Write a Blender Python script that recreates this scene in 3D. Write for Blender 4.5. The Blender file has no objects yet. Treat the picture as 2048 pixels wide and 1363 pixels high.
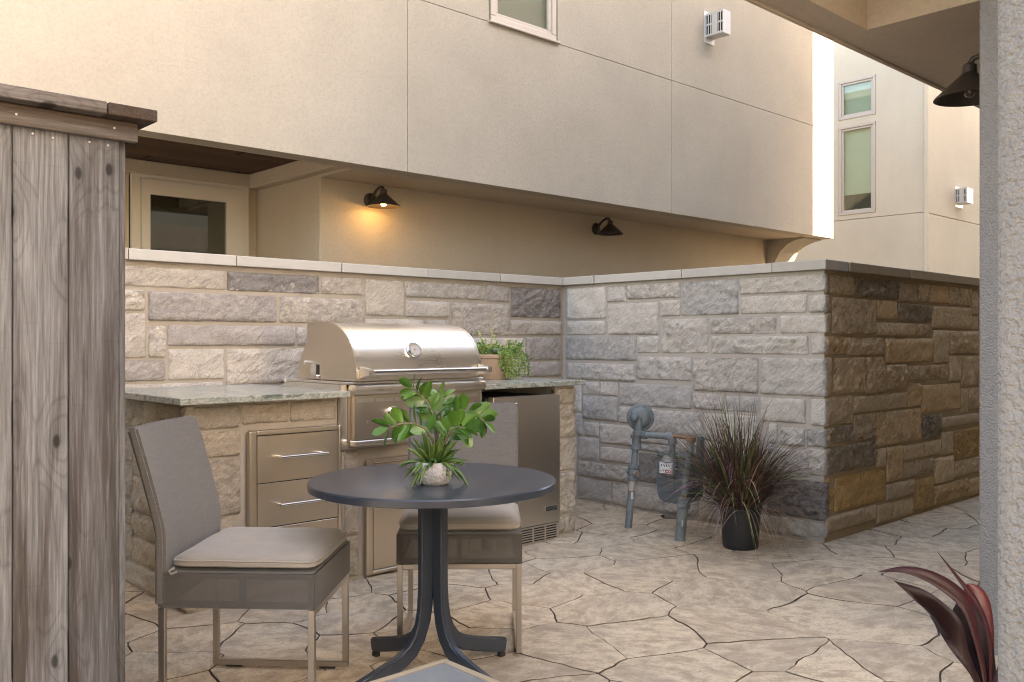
import bpy, bmesh, math, random
from mathutils import Vector, Matrix, noise
random.seed(11)
R = math.radians
S = bpy.context.scene
C = S.collection

# ------------------------------------------------------------------ camera, sky, sun, exposure
cam = bpy.data.objects.new('camera', bpy.data.cameras.new('camera'))
C.objects.link(cam)
cam.location = (0, 0, 1.25)
cam.rotation_euler = (R(90), 0, R(-42.85))
cam.data.sensor_width = 36
cam.data.lens = 31.64
cam.data.clip_start = 0.05
cam.data.clip_end = 400
S.camera = cam

SUN_EL, SUN_DIR = 31, (0.35, -0.937)          # where the sun stands, seen from the patio
world = bpy.data.worlds.new('World')
S.world = world
world.use_nodes = True
wn = world.node_tree
sky = wn.nodes.new('ShaderNodeTexSky')
sky.sky_type = 'NISHITA'
sky.sun_disc = False
sky.sun_elevation = R(SUN_EL)
sky.sun_rotation = math.atan2(SUN_DIR[0], SUN_DIR[1])
sky.air_density = 1.0
sky.dust_density = 1.5
sky.ozone_density = 0.6
bg = wn.nodes['Background']
bg.inputs['Strength'].default_value = 0.15
wn.links.new(sky.outputs[0], bg.inputs['Color'])

sl = bpy.data.lights.new('sun', 'SUN')
sl.energy = 3.2
sl.angle = R(0.5)
sl.color = (1.0, 0.93, 0.83)
sun = bpy.data.objects.new('sun', sl)
C.objects.link(sun)
ce = math.cos(R(SUN_EL))
sun.rotation_euler = Vector((SUN_DIR[0] * ce, SUN_DIR[1] * ce, math.sin(R(SUN_EL)))).to_track_quat('Z', 'Y').to_euler()

S.view_settings.view_transform = 'Standard'
S.view_settings.look = 'None'
S.view_settings.exposure = 3.2
S.view_settings.gamma = 1
S.view_settings.use_white_balance = True       # a camera set for open shade
S.view_settings.white_balance_temperature = 8700
S.view_settings.white_balance_tint = 16
S.view_settings.use_curve_mapping = False
S.cycles.use_denoising = True
S.cycles.filter_width = 1.1
S.cycles.max_bounces = 10
S.cycles.diffuse_bounces = 6
S.cycles.sample_clamp_indirect = 6

# ------------------------------------------------------------------ helpers: objects
def thing(name, label, cat, loc=(0, 0, 0), rz=0, group=None):
    o = bpy.data.objects.new(name, None)
    o.empty_display_size = 0.1
    C.objects.link(o)
    o.location = loc
    o.rotation_euler = (0, 0, rz)
    o['label'] = label
    o['category'] = cat
    if group: o['group'] = group
    return o

def obj(name, me, mat, parent=None, loc=None, rot=None, world=False, kind=None, smooth=False):
    o = bpy.data.objects.new(name, me)
    C.objects.link(o)
    mats = mat if isinstance(mat, (list, tuple)) else [mat]
    if not me.materials:
        for m in mats: me.materials.append(m)
    if smooth:
        for p in me.polygons: p.use_smooth = True
    if parent:
        o.parent = parent
        if world: o.location = -Vector(parent.location)
    if loc is not None: o.location = loc
    if rot is not None: o.rotation_euler = rot
    if kind: o['kind'] = kind
    return o

def mesh_from(bm, name='m'):
    me = bpy.data.meshes.new(name)
    bmesh.ops.recalc_face_normals(bm, faces=bm.faces)
    bm.to_mesh(me)
    bm.free()
    return me

def bm_box(bm, x0, x1, y0, y1, z0, z1, bev=0, seg=1):
    m = Matrix.Translation(((x0 + x1) / 2, (y0 + y1) / 2, (z0 + z1) / 2)) @ Matrix.Diagonal((abs(x1 - x0), abs(y1 - y0), abs(z1 - z0), 1))
    r = bmesh.ops.create_cube(bm, size=1, matrix=m)
    if bev:
        es = list({e for v in r['verts'] for e in v.link_edges})
        bmesh.ops.bevel(bm, geom=es, offset=bev, segments=seg, affect='EDGES', profile=0.5)

def box(x0, x1, y0, y1, z0, z1, bev=0.003, seg=1):
    bm = bmesh.new()
    bm_box(bm, x0, x1, y0, y1, z0, z1, bev, seg)
    return mesh_from(bm)

def boxes(lst, bev=0.0):
    bm = bmesh.new()
    for b in lst: bm_box(bm, *b, bev)
    return mesh_from(bm)

def bm_tube(bm, pts, rad, n=10, cap=True, square=False, flat=None):
    pts = [Vector(p) for p in pts]
    rs = rad if isinstance(rad, (list, tuple)) else [rad] * len(pts)
    rings = []
    up = None
    for i, p in enumerate(pts):
        a = pts[max(i - 1, 0)]; b = pts[min(i + 1, len(pts) - 1)]
        t = (b - a).normalized()
        if up is None:
            up = Vector((0, 0, 1)) if abs(t.z) < 0.9 else Vector((1, 0, 0))
        s = t.cross(up).normalized()
        up = s.cross(t).normalized()
        ring = []
        for k in range(n):
            an = 2 * math.pi * (k + (0.5 if square else 0)) / n
            ring.append(bm.verts.new(p + (s * math.cos(an) + up * math.sin(an)) * rs[i]))
        rings.append(ring)
    for a, b in zip(rings, rings[1:]):
        for k in range(n):
            bm.faces.new((a[k], a[(k + 1) % n], b[(k + 1) % n], b[k]))
    if cap:
        bm.faces.new(rings[0][::-1]); bm.faces.new(rings[-1])

def tube(pts, rad, n=10, cap=True, square=False):
    bm = bmesh.new()
    bm_tube(bm, pts, rad, n, cap, square)
    return mesh_from(bm)

def bm_lathe(bm, prof, n=32, mat=None, cap0=True, cap1=True):
    mat = mat or Matrix.Identity(4)
    rings = []
    for r, z in prof:
        rings.append([bm.verts.new(mat @ Vector((r * math.cos(2 * math.pi * k / n), r * math.sin(2 * math.pi * k / n), z))) for k in range(n)])
    for a, b in zip(rings, rings[1:]):
        for k in range(n):
            bm.faces.new((a[k], a[(k + 1) % n], b[(k + 1) % n], b[k]))
    if cap0: bm.faces.new(rings[0][::-1])
    if cap1: bm.faces.new(rings[-1])

def lathe(prof, n=32, mat=None, cap0=True, cap1=True):
    bm = bmesh.new()
    bm_lathe(bm, prof, n, mat, cap0, cap1)
    return mesh_from(bm)

def axis_mat(p, d):
    return Matrix.Translation(p) @ Vector(d).to_track_quat('Z', 'Y').to_matrix().to_4x4()

def extrude_x(prof, x0, x1, bev=0.0):
    """closed (y, z) outline pulled along x"""
    bm = bmesh.new()
    a = [bm.verts.new((x0, y, z)) for y, z in prof]
    b = [bm.verts.new((x1, y, z)) for y, z in prof]
    n = len(prof)
    for k in range(n): bm.faces.new((a[k], a[(k + 1) % n], b[(k + 1) % n], b[k]))
    bm.faces.new(a[::-1]); bm.faces.new(b)
    if bev: bmesh.ops.bevel(bm, geom=[e for e in bm.edges if len(e.link_faces) == 2 and e.calc_face_angle(0) > 0.9], offset=bev, segments=2, affect='EDGES')
    return mesh_from(bm)

def smooth_by_angle(me, ang=40):
    for p in me.polygons: p.use_smooth = True
    bm = bmesh.new(); bm.from_mesh(me)
    for e in bm.edges:
        if len(e.link_faces) == 2 and e.calc_face_angle(0) > R(ang): e.smooth = False
    bm.to_mesh(me); bm.free()
    return me

# ------------------------------------------------------------------ helpers: materials
def new_mat(name):
    m = bpy.data.materials.new(name)
    m.use_nodes = True
    nt = m.node_tree
    return m, nt, nt.nodes['Principled BSDF']

def node(nt, typ, **kw):
    n = nt.nodes.new(typ)
    for k, v in kw.items():
        if k.startswith('i_'):
            key = k[2:]
            s = n.inputs[int(key)] if key.isdigit() else n.inputs[key]
            if hasattr(v, 'is_linked'): nt.links.new(v, s)
            else: s.default_value = v
        else: setattr(n, k, v)
    return n

def vecmap(nt, scale=(1, 1, 1), rnd=True, src='Object'):
    tc = node(nt, 'ShaderNodeTexCoord')
    v = tc.outputs[src]
    if rnd:
        oi = node(nt, 'ShaderNodeObjectInfo')
        mu = node(nt, 'ShaderNodeMath', operation='MULTIPLY', i_0=oi.outputs['Random'], i_1=61.7)
        ad = node(nt, 'ShaderNodeVectorMath', operation='ADD', i_0=v)
        nt.links.new(mu.outputs[0], ad.inputs[1])
        v = ad.outputs[0]
    return node(nt, 'ShaderNodeVectorMath', operation='MULTIPLY', i_0=v, i_1=scale).outputs[0]

def nz(nt, v, scale, detail=6, rough=0.6, dist=0.0):
    return node(nt, 'ShaderNodeTexNoise', i_Vector=v, i_Scale=scale, i_Detail=detail, i_Roughness=rough, i_Distortion=dist).outputs['Fac']

def ramp(nt, fac, stops, interp='LINEAR'):
    r = node(nt, 'ShaderNodeValToRGB', i_Fac=fac)
    r.color_ramp.interpolation = interp
    el = r.color_ramp.elements
    while len(el) < len(stops): el.new(0.5)
    for e, (p, c) in zip(el, stops):
        e.position = p
        e.color = (c, c, c, 1) if isinstance(c, (int, float)) else (*c, 1)
    return r.outputs[0]

def mix(nt, fac, a, b, mode='MIX'):
    n = node(nt, 'ShaderNodeMix', data_type='RGBA', blend_type=mode)
    for i, v in ((0, fac), (6, a), (7, b)):
        s = n.inputs[i]
        if hasattr(v, 'is_linked'): nt.links.new(v, s)
        elif i == 0: s.default_value = v
        else: s.default_value = (*v, 1)
    return n.outputs[2]

def math_(nt, op, a, b=0.0, c=None):
    n = node(nt, 'ShaderNodeMath', operation=op, i_0=a, i_1=b)
    if c is not None: n.inputs[2].default_value = c
    return n.outputs[0]

def bump(nt, b, h, strength, dist):
    n = node(nt, 'ShaderNodeBump', i_Height=h, i_Strength=strength, i_Distance=dist)
    old = b.inputs['Normal'].links
    if old: nt.links.new(old[0].from_socket, n.inputs['Normal'])
    nt.links.new(n.outputs[0], b.inputs['Normal'])

def setc(nt, b, c, rough=0.6, metal=0.0):
    if hasattr(c, 'is_linked'): nt.links.new(c, b.inputs['Base Color'])
    else: b.inputs['Base Color'].default_value = (*c, 1)
    if hasattr(rough, 'is_linked'): nt.links.new(rough, b.inputs['Roughness'])
    else: b.inputs['Roughness'].default_value = rough
    b.inputs['Metallic'].default_value = metal

def basic(name, c1, c2, scale=8, rough=0.6, metal=0.0, bmp=0.0, bscale=60, bdist=0.003, rnd=True, stretch=(1, 1, 1), vary=0.0):
    m, nt, b = new_mat(name)
    v = vecmap(nt, stretch, rnd)
    col = mix(nt, nz(nt, v, scale), c1, c2)
    if vary:
        oi = node(nt, 'ShaderNodeObjectInfo')
        hs = node(nt, 'ShaderNodeHueSaturation', i_Color=col)
        nt.links.new(node(nt, 'ShaderNodeMapRange', i_Value=oi.outputs['Random'], i_3=1 - vary, i_4=1 + vary).outputs[0], hs.inputs['Value'])
        col = hs.outputs[0]
    setc(nt, b, col, rough, metal)
    if bmp: bump(nt, b, nz(nt, v, bscale, 4), bmp, bdist)
    return m

def m_stucco(name, c, bscale=60, bs=0.6, dist=0.0055, mott=0.14, coarse=0.0):
    m, nt, b = new_mat(name)
    v = vecmap(nt, (1, 1, 1), False)
    lo = nz(nt, v, 0.9, 5, 0.6)
    streak = nz(nt, node(nt, 'ShaderNodeVectorMath', operation='MULTIPLY', i_0=v, i_1=(3, 3, 0.35)).outputs[0], 1.6, 5, 0.65)
    fine = nz(nt, v, 45, 4, 0.7)
    d = tuple(x * (1 - mott) for x in c)
    l = tuple(min(1, x * (1 + mott * 0.6)) for x in c)
    col = mix(nt, ramp(nt, lo, [(0.3, 0), (0.7, 1)]), d, l)
    col = mix(nt, ramp(nt, streak, [(0.5, 0), (0.85, 0.22)]), col, tuple(x * f for x, f in zip(c, (0.82, 0.78, 0.7))))
    col = mix(nt, ramp(nt, fine, [(0.36, 0.30), (0.55, 0)]), col, tuple(x * 0.7 for x in c))
    setc(nt, b, col, 0.88)
    b.inputs['Specular IOR Level'].default_value = 0.25
    h = nz(nt, v, bscale, 6, 0.62)
    bump(nt, b, h, bs, dist)
    if coarse: bump(nt, b, ramp(nt, nz(nt, v, coarse, 2, 0.5, 0.0), [(0.3, 0), (0.7, 1)]), 0.8, 0.006)
    return m

def m_stone(name, palette, dark, blotch=0.5, bs=0.8):
    m, nt, b = new_mat(name)
    oi = node(nt, 'ShaderNodeObjectInfo')
    n = len(palette)
    base = ramp(nt, oi.outputs['Random'], [(i / n, c) for i, c in enumerate(palette)], 'CONSTANT')
    v = vecmap(nt)
    w = node(nt, 'ShaderNodeVectorMath', operation='MULTIPLY', i_0=v, i_1=(1, 1, 1.6)).outputs[0]
    big = nz(nt, w, 5, 6, 0.62, 0.6)
    mid = nz(nt, w, 22, 8, 0.7, 0.3)
    fine = nz(nt, v, 110, 6, 0.7)
    col = mix(nt, ramp(nt, big, [(0.3, 0), (0.7, 1)]), mix(nt, 0.72, base, (1, 1, 1), 'MULTIPLY'), base)
    col = mix(nt, ramp(nt, big, [(0.35, 0.32), (0.6, 0)]), col, dark)
    r2 = math_(nt, 'FRACT', math_(nt, 'MULTIPLY', oi.outputs['Random'], 17.3))
    blo = math_(nt, 'MULTIPLY', ramp(nt, mid, [(0.46, 0), (0.6, 1)]), ramp(nt, r2, [(0.55, 0.06), (0.95, blotch)]))
    col = mix(nt, blo, col, dark)
    col = mix(nt, ramp(nt, mid, [(0.28, 0.35), (0.5, 0)]), col, tuple(min(1, c * 1.25) for c in palette[0]))
    col = mix(nt, ramp(nt, fine, [(0.3, 0.45), (0.55, 0)]), col, tuple(c * 0.5 for c in palette[0]))
    setc(nt, b, col, 0.9)
    b.inputs['Specular IOR Level'].default_value = 0.2
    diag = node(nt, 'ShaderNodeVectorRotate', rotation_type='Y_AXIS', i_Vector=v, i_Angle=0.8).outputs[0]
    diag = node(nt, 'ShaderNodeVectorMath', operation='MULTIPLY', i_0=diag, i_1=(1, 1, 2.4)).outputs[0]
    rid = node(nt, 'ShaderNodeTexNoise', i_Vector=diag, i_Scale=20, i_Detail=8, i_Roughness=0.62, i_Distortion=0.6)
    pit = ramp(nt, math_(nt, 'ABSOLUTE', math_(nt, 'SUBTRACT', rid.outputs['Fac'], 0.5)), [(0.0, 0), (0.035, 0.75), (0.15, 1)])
    col2 = mix(nt, math_(nt, 'MULTIPLY', math_(nt, 'SUBTRACT', 1.0, pit), ramp(nt, r2, [(0.4, 0.05), (1.0, 0.42)])), col, tuple(c * 0.5 for c in palette[1]))  # crevices darkened in the colour to add relief shading
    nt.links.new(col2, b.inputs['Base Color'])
    bump(nt, b, nz(nt, diag, 17, 10, 0.66, 0.2), 1.0, 0.035)
    bump(nt, b, pit, 0.3, 0.008)
    bump(nt, b, nz(nt, v, 120, 5, 0.7), bs * 0.7, 0.005)
    return m

def m_wood(name, axis, grey, brown, dark, rings=62):
    """weathered board, grain running along the given axis of the board"""
    m, nt, b = new_mat(name)
    st = {'z': (1, 1, 0.06), 'x': (0.06, 1, 1), 'y': (1, 0.06, 1)}[axis]
    v = vecmap(nt)
    s = node(nt, 'ShaderNodeVectorMath', operation='MULTIPLY', i_0=v, i_1=st).outputs[0]
    field = nz(nt, s, 6.5, 2, 0.4, 0.0)
    kn = node(nt, 'ShaderNodeTexVoronoi', i_Scale=5.0)
    ks = {'z': (1, 1, 0.55), 'x': (0.55, 1, 1), 'y': (1, 0.55, 1)}[axis]
    kn.voronoi_dimensions = '2D'
    sx = node(nt, 'ShaderNodeSeparateXYZ', i_0=v)
    ia, ib = {'z': (0, 2), 'x': (2, 0), 'y': (0, 1)}[axis]
    cb = node(nt, 'ShaderNodeCombineXYZ', i_0=sx.outputs[ia], i_1=math_(nt, 'MULTIPLY', sx.outputs[ib], 0.5))
    nt.links.new(cb.outputs[0], kn.inputs['Vector'])
    kd = kn.outputs['Distance']
    knot = ramp(nt, kd, [(0.0, 1), (0.035, 0.9), (0.055, 0.2), (0.16, 0)])
    f2 = math_(nt, 'ADD', field, math_(nt, 'MULTIPLY', ramp(nt, kd, [(0, 1), (0.35, 0)]), 0.16))
    lines = math_(nt, 'SINE', math_(nt, 'MULTIPLY', f2, rings * 2.0))
    ln = ramp(nt, math_(nt, 'MULTIPLY_ADD', lines, 0.5, 0.5), [(0.0, 1), (0.16, 0.35), (0.42, 0)])
    fib = nz(nt, node(nt, 'ShaderNodeVectorMath', operation='MULTIPLY', i_0=v, i_1=tuple(0.035 if q < 1 else 1 for q in st)).outputs[0], 150, 5, 0.7)
    patch = nz(nt, s, 10, 4, 0.6, 0.3)
    saw = nz(nt, node(nt, 'ShaderNodeVectorMath', operation='MULTIPLY', i_0=v, i_1=tuple(1 if q < 1 else 0.04 for q in st)).outputs[0], 120, 3, 0.6)
    oi = node(nt, 'ShaderNodeObjectInfo')
    col = mix(nt, ramp(nt, patch, [(0.44, 0), (0.60, 1)]), grey, brown)
    rust = nz(nt, node(nt, 'ShaderNodeVectorMath', operation='ADD', i_0=s, i_1=(7.3, 2.1, 4.4)).outputs[0], 9, 3, 0.5)
    col = mix(nt, ramp(nt, rust, [(0.62, 0), (0.74, 0.6)]), col, (grey[0] * 0.72, grey[1] * 0.43, grey[2] * 0.33))
    col = mix(nt, ramp(nt, oi.outputs['Random'], [(0.3, 0), (1, 0.35)]), col, dark)
    col = mix(nt, math_(nt, 'MULTIPLY', ln, 0.26), col, dark)
    col = mix(nt, ramp(nt, fib, [(0.35, 0.5), (0.6, 0)]), col, dark)
    col = mix(nt, ramp(nt, fib, [(0.55, 0), (0.8, 0.4)]), col, tuple(min(1, g * 1.5) for g in grey))
    col = mix(nt, ramp(nt, saw, [(0.60, 0), (0.75, 0.12)]), col, dark)
    col = mix(nt, math_(nt, 'MULTIPLY', knot, 0.85), col, tuple(d * 0.35 for d in dark))
    setc(nt, b, col, 0.85)
    b.inputs['Specular IOR Level'].default_value = 0.2
    bump(nt, b, ln, -0.35, 0.002)
    bump(nt, b, fib, 0.5, 0.0025)
    bump(nt, b, saw, -0.12, 0.0012)
    return m

def m_steel(name, c=(0.74, 0.705, 0.66), rough=0.30, axis='x', brush=0.12):
    m, nt, b = new_mat(name)
    st = {'x': (0.02, 1, 1), 'z': (1, 1, 0.02)}[axis]
    v = vecmap(nt, st)
    br = nz(nt, v, 420, 3, 0.6)
    sm = nz(nt, vecmap(nt), 3.5, 5, 0.6)
    setc(nt, b, mix(nt, sm, c, tuple(x * 0.86 for x in c)),
         math_(nt, 'ADD', math_(nt, 'MULTIPLY', sm, 0.14), math_(nt, 'MULTIPLY_ADD', br, 0.12, rough - 0.13)), 1.0)
    b.inputs['Anisotropic'].default_value = 0.4
    bump(nt, b, br, brush, 0.0002)
    bump(nt, b, nz(nt, vecmap(nt), 2.2, 1, 0.4), 0.05, 0.006)
    return m

def m_flag(name):
    m, nt, b = new_mat(name)
    oi = node(nt, 'ShaderNodeObjectInfo')
    v = vecmap(nt)
    base = ramp(nt, oi.outputs['Random'], [(0.0, (0.53, 0.425, 0.30)), (0.25, (0.46, 0.37, 0.265)), (0.5, (0.57, 0.46, 0.33)), (0.75, (0.43, 0.345, 0.25)), (1.0, (0.54, 0.41, 0.275))])
    rotv = node(nt, 'ShaderNodeVectorRotate', rotation_type='Z_AXIS', i_Vector=v)
    nt.links.new(math_(nt, 'MULTIPLY', oi.outputs['Random'], 9.0), rotv.inputs['Angle'])
    sv = node(nt, 'ShaderNodeVectorMath', operation='MULTIPLY', i_0=rotv.outputs[0], i_1=(1, 1.7, 1)).outputs[0]
    str_ = nz(nt, sv, 9, 9, 0.72, 0.25)
    blot = nz(nt, v, 3.0, 5, 0.6, 0.3)
    speck = nz(nt, v, 70, 6, 0.7)
    col = mix(nt, ramp(nt, str_, [(0.40, 0.85), (0.54, 0)]), base, (0.30, 0.232, 0.165))
    col = mix(nt, ramp(nt, blot, [(0.48, 0), (0.68, 0.65)]), col, (0.34, 0.275, 0.21))
    col = mix(nt, ramp(nt, str_, [(0.53, 0), (0.70, 0.7)]), col, (0.60, 0.50, 0.385))
    col = mix(nt, ramp(nt, speck, [(0.34, 0.55), (0.5, 0)]), col, (0.2, 0.16, 0.125))
    setc(nt, b, col, ramp(nt, speck, [(0.3, 0.62), (0.7, 0.8)]))
    b.inputs['Specular IOR Level'].default_value = 0.3
    bump(nt, b, str_, 1.0, 0.010)
    bump(nt, b, speck, 0.35, 0.003)
    return m

def m_granite(name):
    m, nt, b = new_mat(name)
    v = vecmap(nt, (1, 1, 1), False)
    sv = node(nt, 'ShaderNodeVectorMath', operation='MULTIPLY', i_0=v, i_1=(1, 2.6, 1.5)).outputs[0]
    w = nz(nt, sv, 7, 9, 0.68, 1.4)
    f = nz(nt, v, 60, 6, 0.7)
    col = ramp(nt, w, [(0.30, (0.05, 0.06, 0.052)), (0.42, (0.16, 0.18, 0.155)), (0.5, (0.36, 0.37, 0.33)), (0.57, (0.18, 0.195, 0.17)), (0.68, (0.42, 0.415, 0.37)), (0.8, (0.17, 0.175, 0.155))])
    col = mix(nt, ramp(nt, f, [(0.32, 0.6), (0.5, 0)]), col, (0.09, 0.095, 0.085))
    setc(nt, b, col, 0.22)
    bump(nt, b, f, 0.08, 0.001)
    return m

def m_fabric(name, c, c2, sheer=0.0, weave=900, rough=0.85):
    m, nt, b = new_mat(name)
    v = vecmap(nt)
    hx = nz(nt, node(nt, 'ShaderNodeVectorMath', operation='MULTIPLY', i_0=v, i_1=(1, 1, 0.06)).outputs[0], 210, 3, 0.7)
    hz = nz(nt, node(nt, 'ShaderNodeVectorMath', operation='MULTIPLY', i_0=v, i_1=(0.06, 0.06, 1)).outputs[0], 210, 3, 0.7)
    big = nz(nt, v, 6, 4, 0.6)
    th = math_(nt, 'MULTIPLY', math_(nt, 'ADD', hx, hz), 0.5)
    col = mix(nt, ramp(nt, th, [(0.38, 0), (0.62, 1)]), c2, c)
    col = mix(nt, ramp(nt, big, [(0.4, 0), (0.8, 0.25)]), col, c2)
    setc(nt, b, col, rough)
    b.inputs['Sheen Weight'].default_value = 0.15
    bump(nt, b, th, 0.35, 0.0012)
    if sheer: b.inputs['Alpha'].default_value = 1 - sheer
    return m

def m_glass(name, tint=(0.88, 0.93, 0.90), rough=0.02, refl=0.05):
    m = bpy.data.materials.new(name)
    m.use_nodes = True
    nt = m.node_tree
    out = nt.nodes['Material Output']
    nt.nodes.remove(nt.nodes['Principled BSDF'])
    lw = node(nt, 'ShaderNodeLayerWeight', i_Blend=0.5)
    fr = node(nt, 'ShaderNodeMath', operation='MULTIPLY_ADD', i_0=math_(nt, 'POWER', lw.outputs['Facing'], 3.0), i_1=0.7, i_2=refl)
    tr = node(nt, 'ShaderNodeBsdfTransparent', i_Color=(*tint, 1))
    gl = node(nt, 'ShaderNodeBsdfGlossy', i_Roughness=rough, i_Color=(0.95, 1.0, 0.97, 1))
    mx = node(nt, 'ShaderNodeMixShader', i_0=fr.outputs[0], i_1=tr.outputs[0], i_2=gl.outputs[0])
    nt.links.new(mx.outputs[0], out.inputs['Surface'])
    return m

def m_leaf(name, c1, c2, vein=None, rough=0.38, sss=0.15, scale=18):
    m, nt, b = new_mat(name)
    v = vecmap(nt)
    oi = node(nt, 'ShaderNodeObjectInfo')
    col = mix(nt, oi.outputs['Random'], c1, c2)
    col = mix(nt, ramp(nt, nz(nt, v, scale, 4), [(0.4, 0), (0.75, 0.5)]), col, c2)
    setc(nt, b, col, rough)
    b.inputs['Transmission Weight'].default_value = 0.0
    b.inputs['Subsurface Weight'].default_value = sss
    b.inputs['Subsurface Radius'].default_value = (0.004, 0.006, 0.002)
    bump(nt, b, nz(nt, v, 60, 3), 0.15, 0.002)
    return m

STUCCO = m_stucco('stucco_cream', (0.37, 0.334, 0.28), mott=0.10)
STUCCO_WING = m_stucco('stucco_lightened', (0.55, 0.485, 0.39), mott=0.08)  # stucco lightened in colour in place of extra sky and bounce light
STUCCO_IN = m_stucco('stucco_tan', (0.45, 0.385, 0.30), mott=0.07)
STUCCO_PILLAR = m_stucco('stucco_pillar', (0.20, 0.20, 0.202), 130, 0.6, 0.004, 0.08, 120)
STUCCO_PORCH = m_stucco('stucco_porch', (0.46, 0.385, 0.31), mott=0.07)
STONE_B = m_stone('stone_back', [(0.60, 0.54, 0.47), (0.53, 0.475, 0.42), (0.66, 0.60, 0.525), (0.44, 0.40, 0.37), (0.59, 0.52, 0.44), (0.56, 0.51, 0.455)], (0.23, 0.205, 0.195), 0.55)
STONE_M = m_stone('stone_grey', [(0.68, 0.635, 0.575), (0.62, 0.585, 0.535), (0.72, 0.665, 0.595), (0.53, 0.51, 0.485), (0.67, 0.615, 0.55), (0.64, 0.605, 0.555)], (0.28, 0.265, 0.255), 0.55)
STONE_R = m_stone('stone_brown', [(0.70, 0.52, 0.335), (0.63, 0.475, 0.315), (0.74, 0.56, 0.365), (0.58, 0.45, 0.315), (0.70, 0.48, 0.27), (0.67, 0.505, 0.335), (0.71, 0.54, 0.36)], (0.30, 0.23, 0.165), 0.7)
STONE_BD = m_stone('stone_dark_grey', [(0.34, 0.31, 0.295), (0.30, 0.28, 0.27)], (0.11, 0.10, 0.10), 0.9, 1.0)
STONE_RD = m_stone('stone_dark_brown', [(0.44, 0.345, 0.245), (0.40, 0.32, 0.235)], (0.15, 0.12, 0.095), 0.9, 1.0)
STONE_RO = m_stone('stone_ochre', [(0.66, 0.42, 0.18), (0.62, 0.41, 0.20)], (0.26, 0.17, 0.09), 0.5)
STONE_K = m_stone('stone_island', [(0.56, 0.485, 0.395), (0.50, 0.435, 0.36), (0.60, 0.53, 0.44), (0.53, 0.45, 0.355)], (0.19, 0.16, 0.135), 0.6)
MORTAR_B = basic('mortar_beige', (0.36, 0.315, 0.26), (0.29, 0.255, 0.21), 12, 0.95, bmp=0.6, bscale=130)
MORTAR_M = basic('mortar_grey', (0.42, 0.38, 0.335), (0.35, 0.32, 0.285), 12, 0.95, bmp=0.6, bscale=130)
MORTAR_R = basic('mortar_brown', (0.36, 0.265, 0.16), (0.29, 0.215, 0.13), 12, 0.95, bmp=0.6, bscale=130)
CAP_L = basic('cap_limestone', (0.42, 0.40, 0.365), (0.33, 0.315, 0.29), 9, 0.85, bmp=0.35, bscale=120, vary=0.08)
CAP_R = basic('cap_limestone_tan', (0.36, 0.29, 0.20), (0.26, 0.205, 0.14), 9, 0.85, bmp=0.35, bscale=120, vary=0.12, stretch=(1, 1, 0.2))
WOOD_Z = m_wood('weathered_board', 'z', (0.165, 0.170, 0.182), (0.060, 0.050, 0.046), (0.024, 0.021, 0.021))
WOOD_X = m_wood('weathered_rail', 'x', (0.125, 0.118, 0.118), (0.075, 0.053, 0.041), (0.024, 0.019, 0.016))
WOOD_Y = m_wood('weathered_cap', 'y', (0.07, 0.056, 0.048), (0.06, 0.038, 0.027), (0.02, 0.015, 0.012))
WOOD_CEIL = m_wood('stained_ceiling', 'x', (0.12, 0.075, 0.048), (0.10, 0.06, 0.04), (0.05, 0.03, 0.02))
STEEL = m_steel('brushed_steel')
STEEL_D = m_steel('brushed_steel_warm', (0.58, 0.515, 0.44), 0.34)
STEEL_V = m_steel('brushed_steel_upright', (0.62, 0.57, 0.515), 0.32, 'z')
CHROME = basic('polished_steel', (0.72, 0.71, 0.70), (0.66, 0.65, 0.64), 5, 0.14, 1.0)
NICKEL = m_steel('chair_nickel', (0.50, 0.46, 0.42), 0.34, 'z')
BLACK = basic('black_gap', (0.012, 0.011, 0.010), (0.02, 0.018, 0.016), 9, 0.8)
BRONZE = basic('lamp_bronze', (0.035, 0.027, 0.022), (0.055, 0.042, 0.033), 14, 0.5, 0.4, bmp=0.15)
GRANITE = m_granite('granite')
SLING = m_fabric('sling_taupe', (0.112, 0.102, 0.093), (0.080, 0.072, 0.066))
SLING_SHEER = m_fabric('sling_sheer', (0.090, 0.083, 0.077), (0.068, 0.063, 0.058), 0.30)
CUSHION = m_fabric('cushion_taupe', (0.235, 0.208, 0.180), (0.20, 0.178, 0.153))
PIPING = m_fabric('cushion_piping', (0.27, 0.235, 0.195), (0.23, 0.20, 0.165))
DARKTUBE = basic('chair_inner_frame', (0.045, 0.036, 0.03), (0.06, 0.048, 0.04), 20, 0.55, 0.3)
TABLE = basic('table_slate_blue', (0.020, 0.026, 0.037), (0.034, 0.042, 0.056), 5, 0.27, 0.0, bmp=0.06, bscale=220, bdist=0.001)
GLASS = m_glass('window_glass')
GLASS_DARK = m_glass('door_glass', (0.45, 0.50, 0.45), 0.02, 0.16)
FLAG = m_flag('flagstone')
# ------------------------------------------------------------------ ground and flagstones
def m_joint():
    m, nt, b = new_mat('paving_joint')
    v = vecmap(nt, (1, 1, 1), False)
    a = nz(nt, v, 1.3, 3, 0.5)
    f = nz(nt, v, 60, 5, 0.7)
    col = mix(nt, ramp(nt, a, [(0.63, 0), (0.70, 1)]), (0.125, 0.095, 0.07), (0.36, 0.31, 0.255))
    col = mix(nt, ramp(nt, f, [(0.35, 0.6), (0.6, 0)]), col, (0.07, 0.055, 0.045))
    setc(nt, b, col, 0.95)
    bump(nt, b, f, 0.6, 0.004)
    return m

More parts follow.
